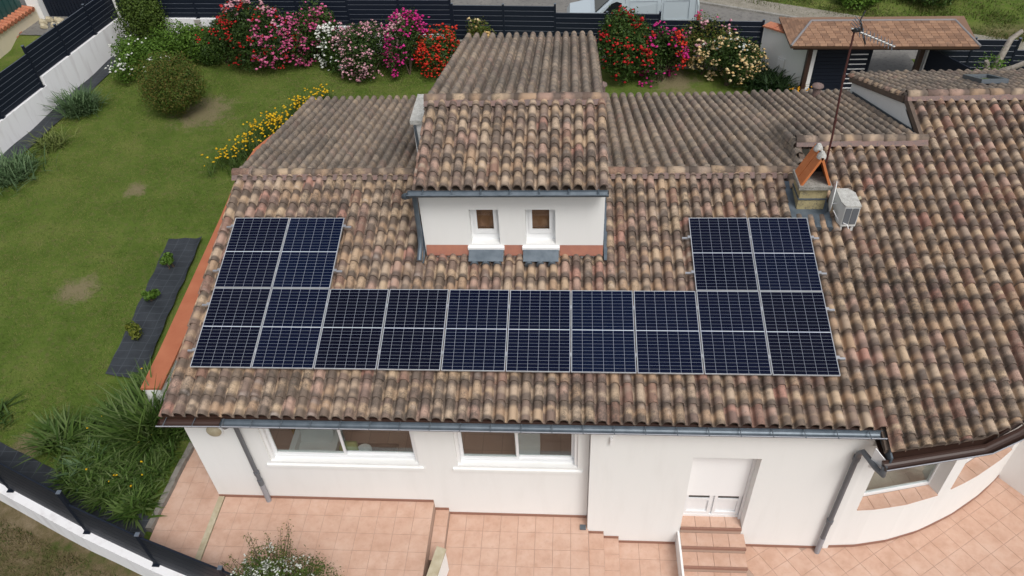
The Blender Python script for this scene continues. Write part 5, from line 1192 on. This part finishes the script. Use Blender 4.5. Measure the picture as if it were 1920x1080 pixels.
# white flowering shrub at the terrace edge, near the camera
def near_shrub():
    x, y, z = 1.75, -2.75, -4.2; t = thing('flowering_shrub', 'twiggy shrub with small white flower clusters at the terrace edge', 'shrub', (x, y, z))
    P, D, lc, lr = crown_points((x, y, -2.75), (1.15,.8,.95), 9000, 22, seed=60, upper=.5)
    V, Fq = leaves(P, D, RNG.uniform(.018,.038,len(P)), .35); npmesh('foliage', V, Fq, 'leaf_conifer', t, rnd=RNG.random(len(P))*.99)
    for k in range(30):
        a = RNG.uniform(0, 2*np.pi); e = np.array((x+math.cos(a)*RNG.uniform(.3,1.2), y+abs(math.sin(a))*RNG.uniform(.2,1.0), RNG.uniform(-2.45,-1.75)))
        b = np.array((x+math.cos(a)*.3, y+math.sin(a)*.2, -2.9)); mid = (b+e)/2+RNG.normal(0,.04,3)
        MB().tube([tuple(b), tuple(mid), tuple(e)], [.010,.007,.003], 5).build('twig', 'stem_brown', t)
        Pt = b+(e-b)*RNG.uniform(.4,1,(50,1))+RNG.normal(0,.035,(50,3)); V, Fq = leaves(Pt, np.tile(e-b, (50,1)), RNG.uniform(.014,.028,50), .4); npmesh('twig_leaves', V, Fq, 'leaf_bronze', t, 'stuff', rnd=RNG.random(50)*.99)
    hub = P[(P[:,2] > -2.55)]; hub = hub[RNG.integers(0, len(hub), 60)]; Q = hub[RNG.integers(0, 60, 620)]+RNG.normal(0,.045,(620,3)); V, Fq, rr = blossoms(Q, RNG.uniform(.012,.024,620)); npmesh('blossoms', V, Fq, 'petal_white', t, 'stuff', rnd=rr)
    MB().tube([(x,y,z-.2),(x+.03,y,-3.4),(x,y+.05,-2.7)], [.06,.05,.03], 8).build('trunk', 'bark', t)
near_shrub()
# pruned tree by the right fence
pt = thing('pruned_tree', 'heavily pruned pale tree with leafless stubs behind the far roof', 'tree', (20.7, 15.2, -3.9))
tr = MB().tube([(20.7,15.2,-4.1),(20.65,15.2,-2.9),(20.6,15.2,-2.1),(20.75,15.3,-1.4)], [.17,.14,.12,.07], 9).build('trunk', 'bark', pt)
for p_ in ([(20.62,15.2,-2.2),(21.1,15.0,-1.9),(21.7,14.9,-1.5),(22.0,14.9,-1.45)], [(20.65,15.2,-1.9),(20.9,15.4,-1.1),(21.2,15.5,-.9)], [(20.6,15.2,-2.3),(20.3,15.1,-1.9),(20.25,15.1,-1.7)]):
    MB().tube(p_, [.11,.09,.07,.03][:len(p_)], 8).build('limb', 'bark', pt)
Pt = np.array((20.5,15.1,-1.95))+RNG.normal(0,.22,(420,3)); V, Fq = leaves(Pt, np.tile((0,0,1.0),(420,1)), RNG.uniform(.035,.07,420)); npmesh('sprouts', V, Fq, 'leaf_bright', pt, 'stuff', rnd=RNG.random(420)*.99)
bush('bank_bush', 'bright green bush on the bank across the road', 'bush', (19.2,24.6), (1.1,.8,.8), 3000, 'leaf_bright', .08, 12, seed=71)
bush('bank_bush', 'larger dark green bush higher on the bank', 'bush', (22.5,24.8), (1.8,1.0,1.1), 4500, 'leaf_mid', .09, 16, seed=72)

# ------------------------------------------------------------------ small things
dr = MB().box(7.13, 7.25, -.66, -.55, P2+.004, P2+.035).build('drain_cover', 'zinc_dark'); tag(dr, 'tiny dark square drain cover on the middle terrace corner', 'drain')
wr = thing('stair_parapet', 'sloping white stair wall with weathered cream top', 'wall', (4.3,-2.3,P2))
MB().slab([(4.40,-1.60,-4.0),(4.02,-2.9,-4.3),(4.02,-2.9,-3.75),(4.40,-1.60,-3.28)], (.16,-.05,0)).build('wall', 'render_white', wr); MB().slab([(4.39,-1.58,-3.278),(4.0,-2.9,-3.748),(4.20,-2.97,-3.748),(4.58,-1.64,-3.278)], (0,0,.04)).build('coping', 'coping_cream', wr)
# furniture seen through the windows
_names = set(o_.name for o_ in bpy.data.objects)
ac = thing('armchair', 'armchair under a white sheet inside the first window', 'armchair', (1.85, .75, -3.5))
MB().box(1.5, 2.25, .45, 1.15, -3.5, -3.05).build('seat', 'cloth_white', ac); MB().slab([(1.5,1.15,-3.05),(2.25,1.15,-3.05),(2.2,1.35,-2.45),(1.55,1.35,-2.45)], (0,-.16,0)).build('backrest', 'cloth_white', ac)
for x in (1.38, 2.25): MB().box(x, x+.12, .45, 1.2, -3.5, -2.85).build('armrest', 'cloth_white', ac)
cu = thing('cushion', 'green cushion on the dark bench inside the first window', 'cushion', (2.6,.7,-3.0)); MB().tube([(2.45,.75,-2.98),(2.5,.75,-2.93),(2.75,.72,-2.9),(2.8,.7,-2.95)], [.05,.17,.17,.05], 10).build('pad', 'cushion_green', cu)
be = thing('bench', 'dark wooden bench inside the first window', 'bench', (2.9,.8,-3.5)); MB().box(2.35, 3.6, .5, 1.0, -3.12, -3.06).build('seat', 'wood_dark', be); [MB().box(x, x+.06, y, y+.06, -3.5, -3.12).build('leg', 'wood_dark', be) for x in (2.38,3.5) for y in (.52,.92)]
bk = thing('basket', 'round white basket on the bench inside the first window', 'basket', (2.95,.7,-3.06)); MB().tube([(2.95,.7,-3.058),(2.95,.7,-2.9)], [.13,.17], 16, False).build('bowl', 'cloth_white', bk); MB().tube([(2.95,.7,-3.05),(2.95,.7,-3.03)], .12, 16).build('bottom', 'cloth_white', bk)
th_ = tag(MB().box(1.15, 1.75, 1.4, 1.9, -3.5, -2.95).build('mustard_box', 'cloth_mustard'), 'mustard coloured box behind the sheeted armchair', 'box')
c2 = thing('dining_chair', 'pale draped chair inside the second window', 'chair', (6.35,.7,-3.5)); MB().box(6.1, 6.6, .5, .95, -3.06, -2.98).build('seat', 'cloth_white', c2); MB().slab([(6.1,.95,-3.0),(6.6,.95,-3.0),(6.6,1.05,-2.5),(6.1,1.05,-2.5)], (0,.04,0)).build('backrest', 'cloth_white', c2); [MB().box(x, x+.045, y, y+.045, -3.5, -3.06).build('leg', 'wood_dark', c2) for x in (6.12,6.54) for y in (.52,.9)]
for o_ in bpy.data.objects:
    if o_.name not in _names and o_.parent is None: o_.location.x -= .3; o_.location.y -= .36
S.cycles.max_bounces = 9; S.cycles.diffuse_bounces = 6; S.cycles.transparent_max_bounces = 8
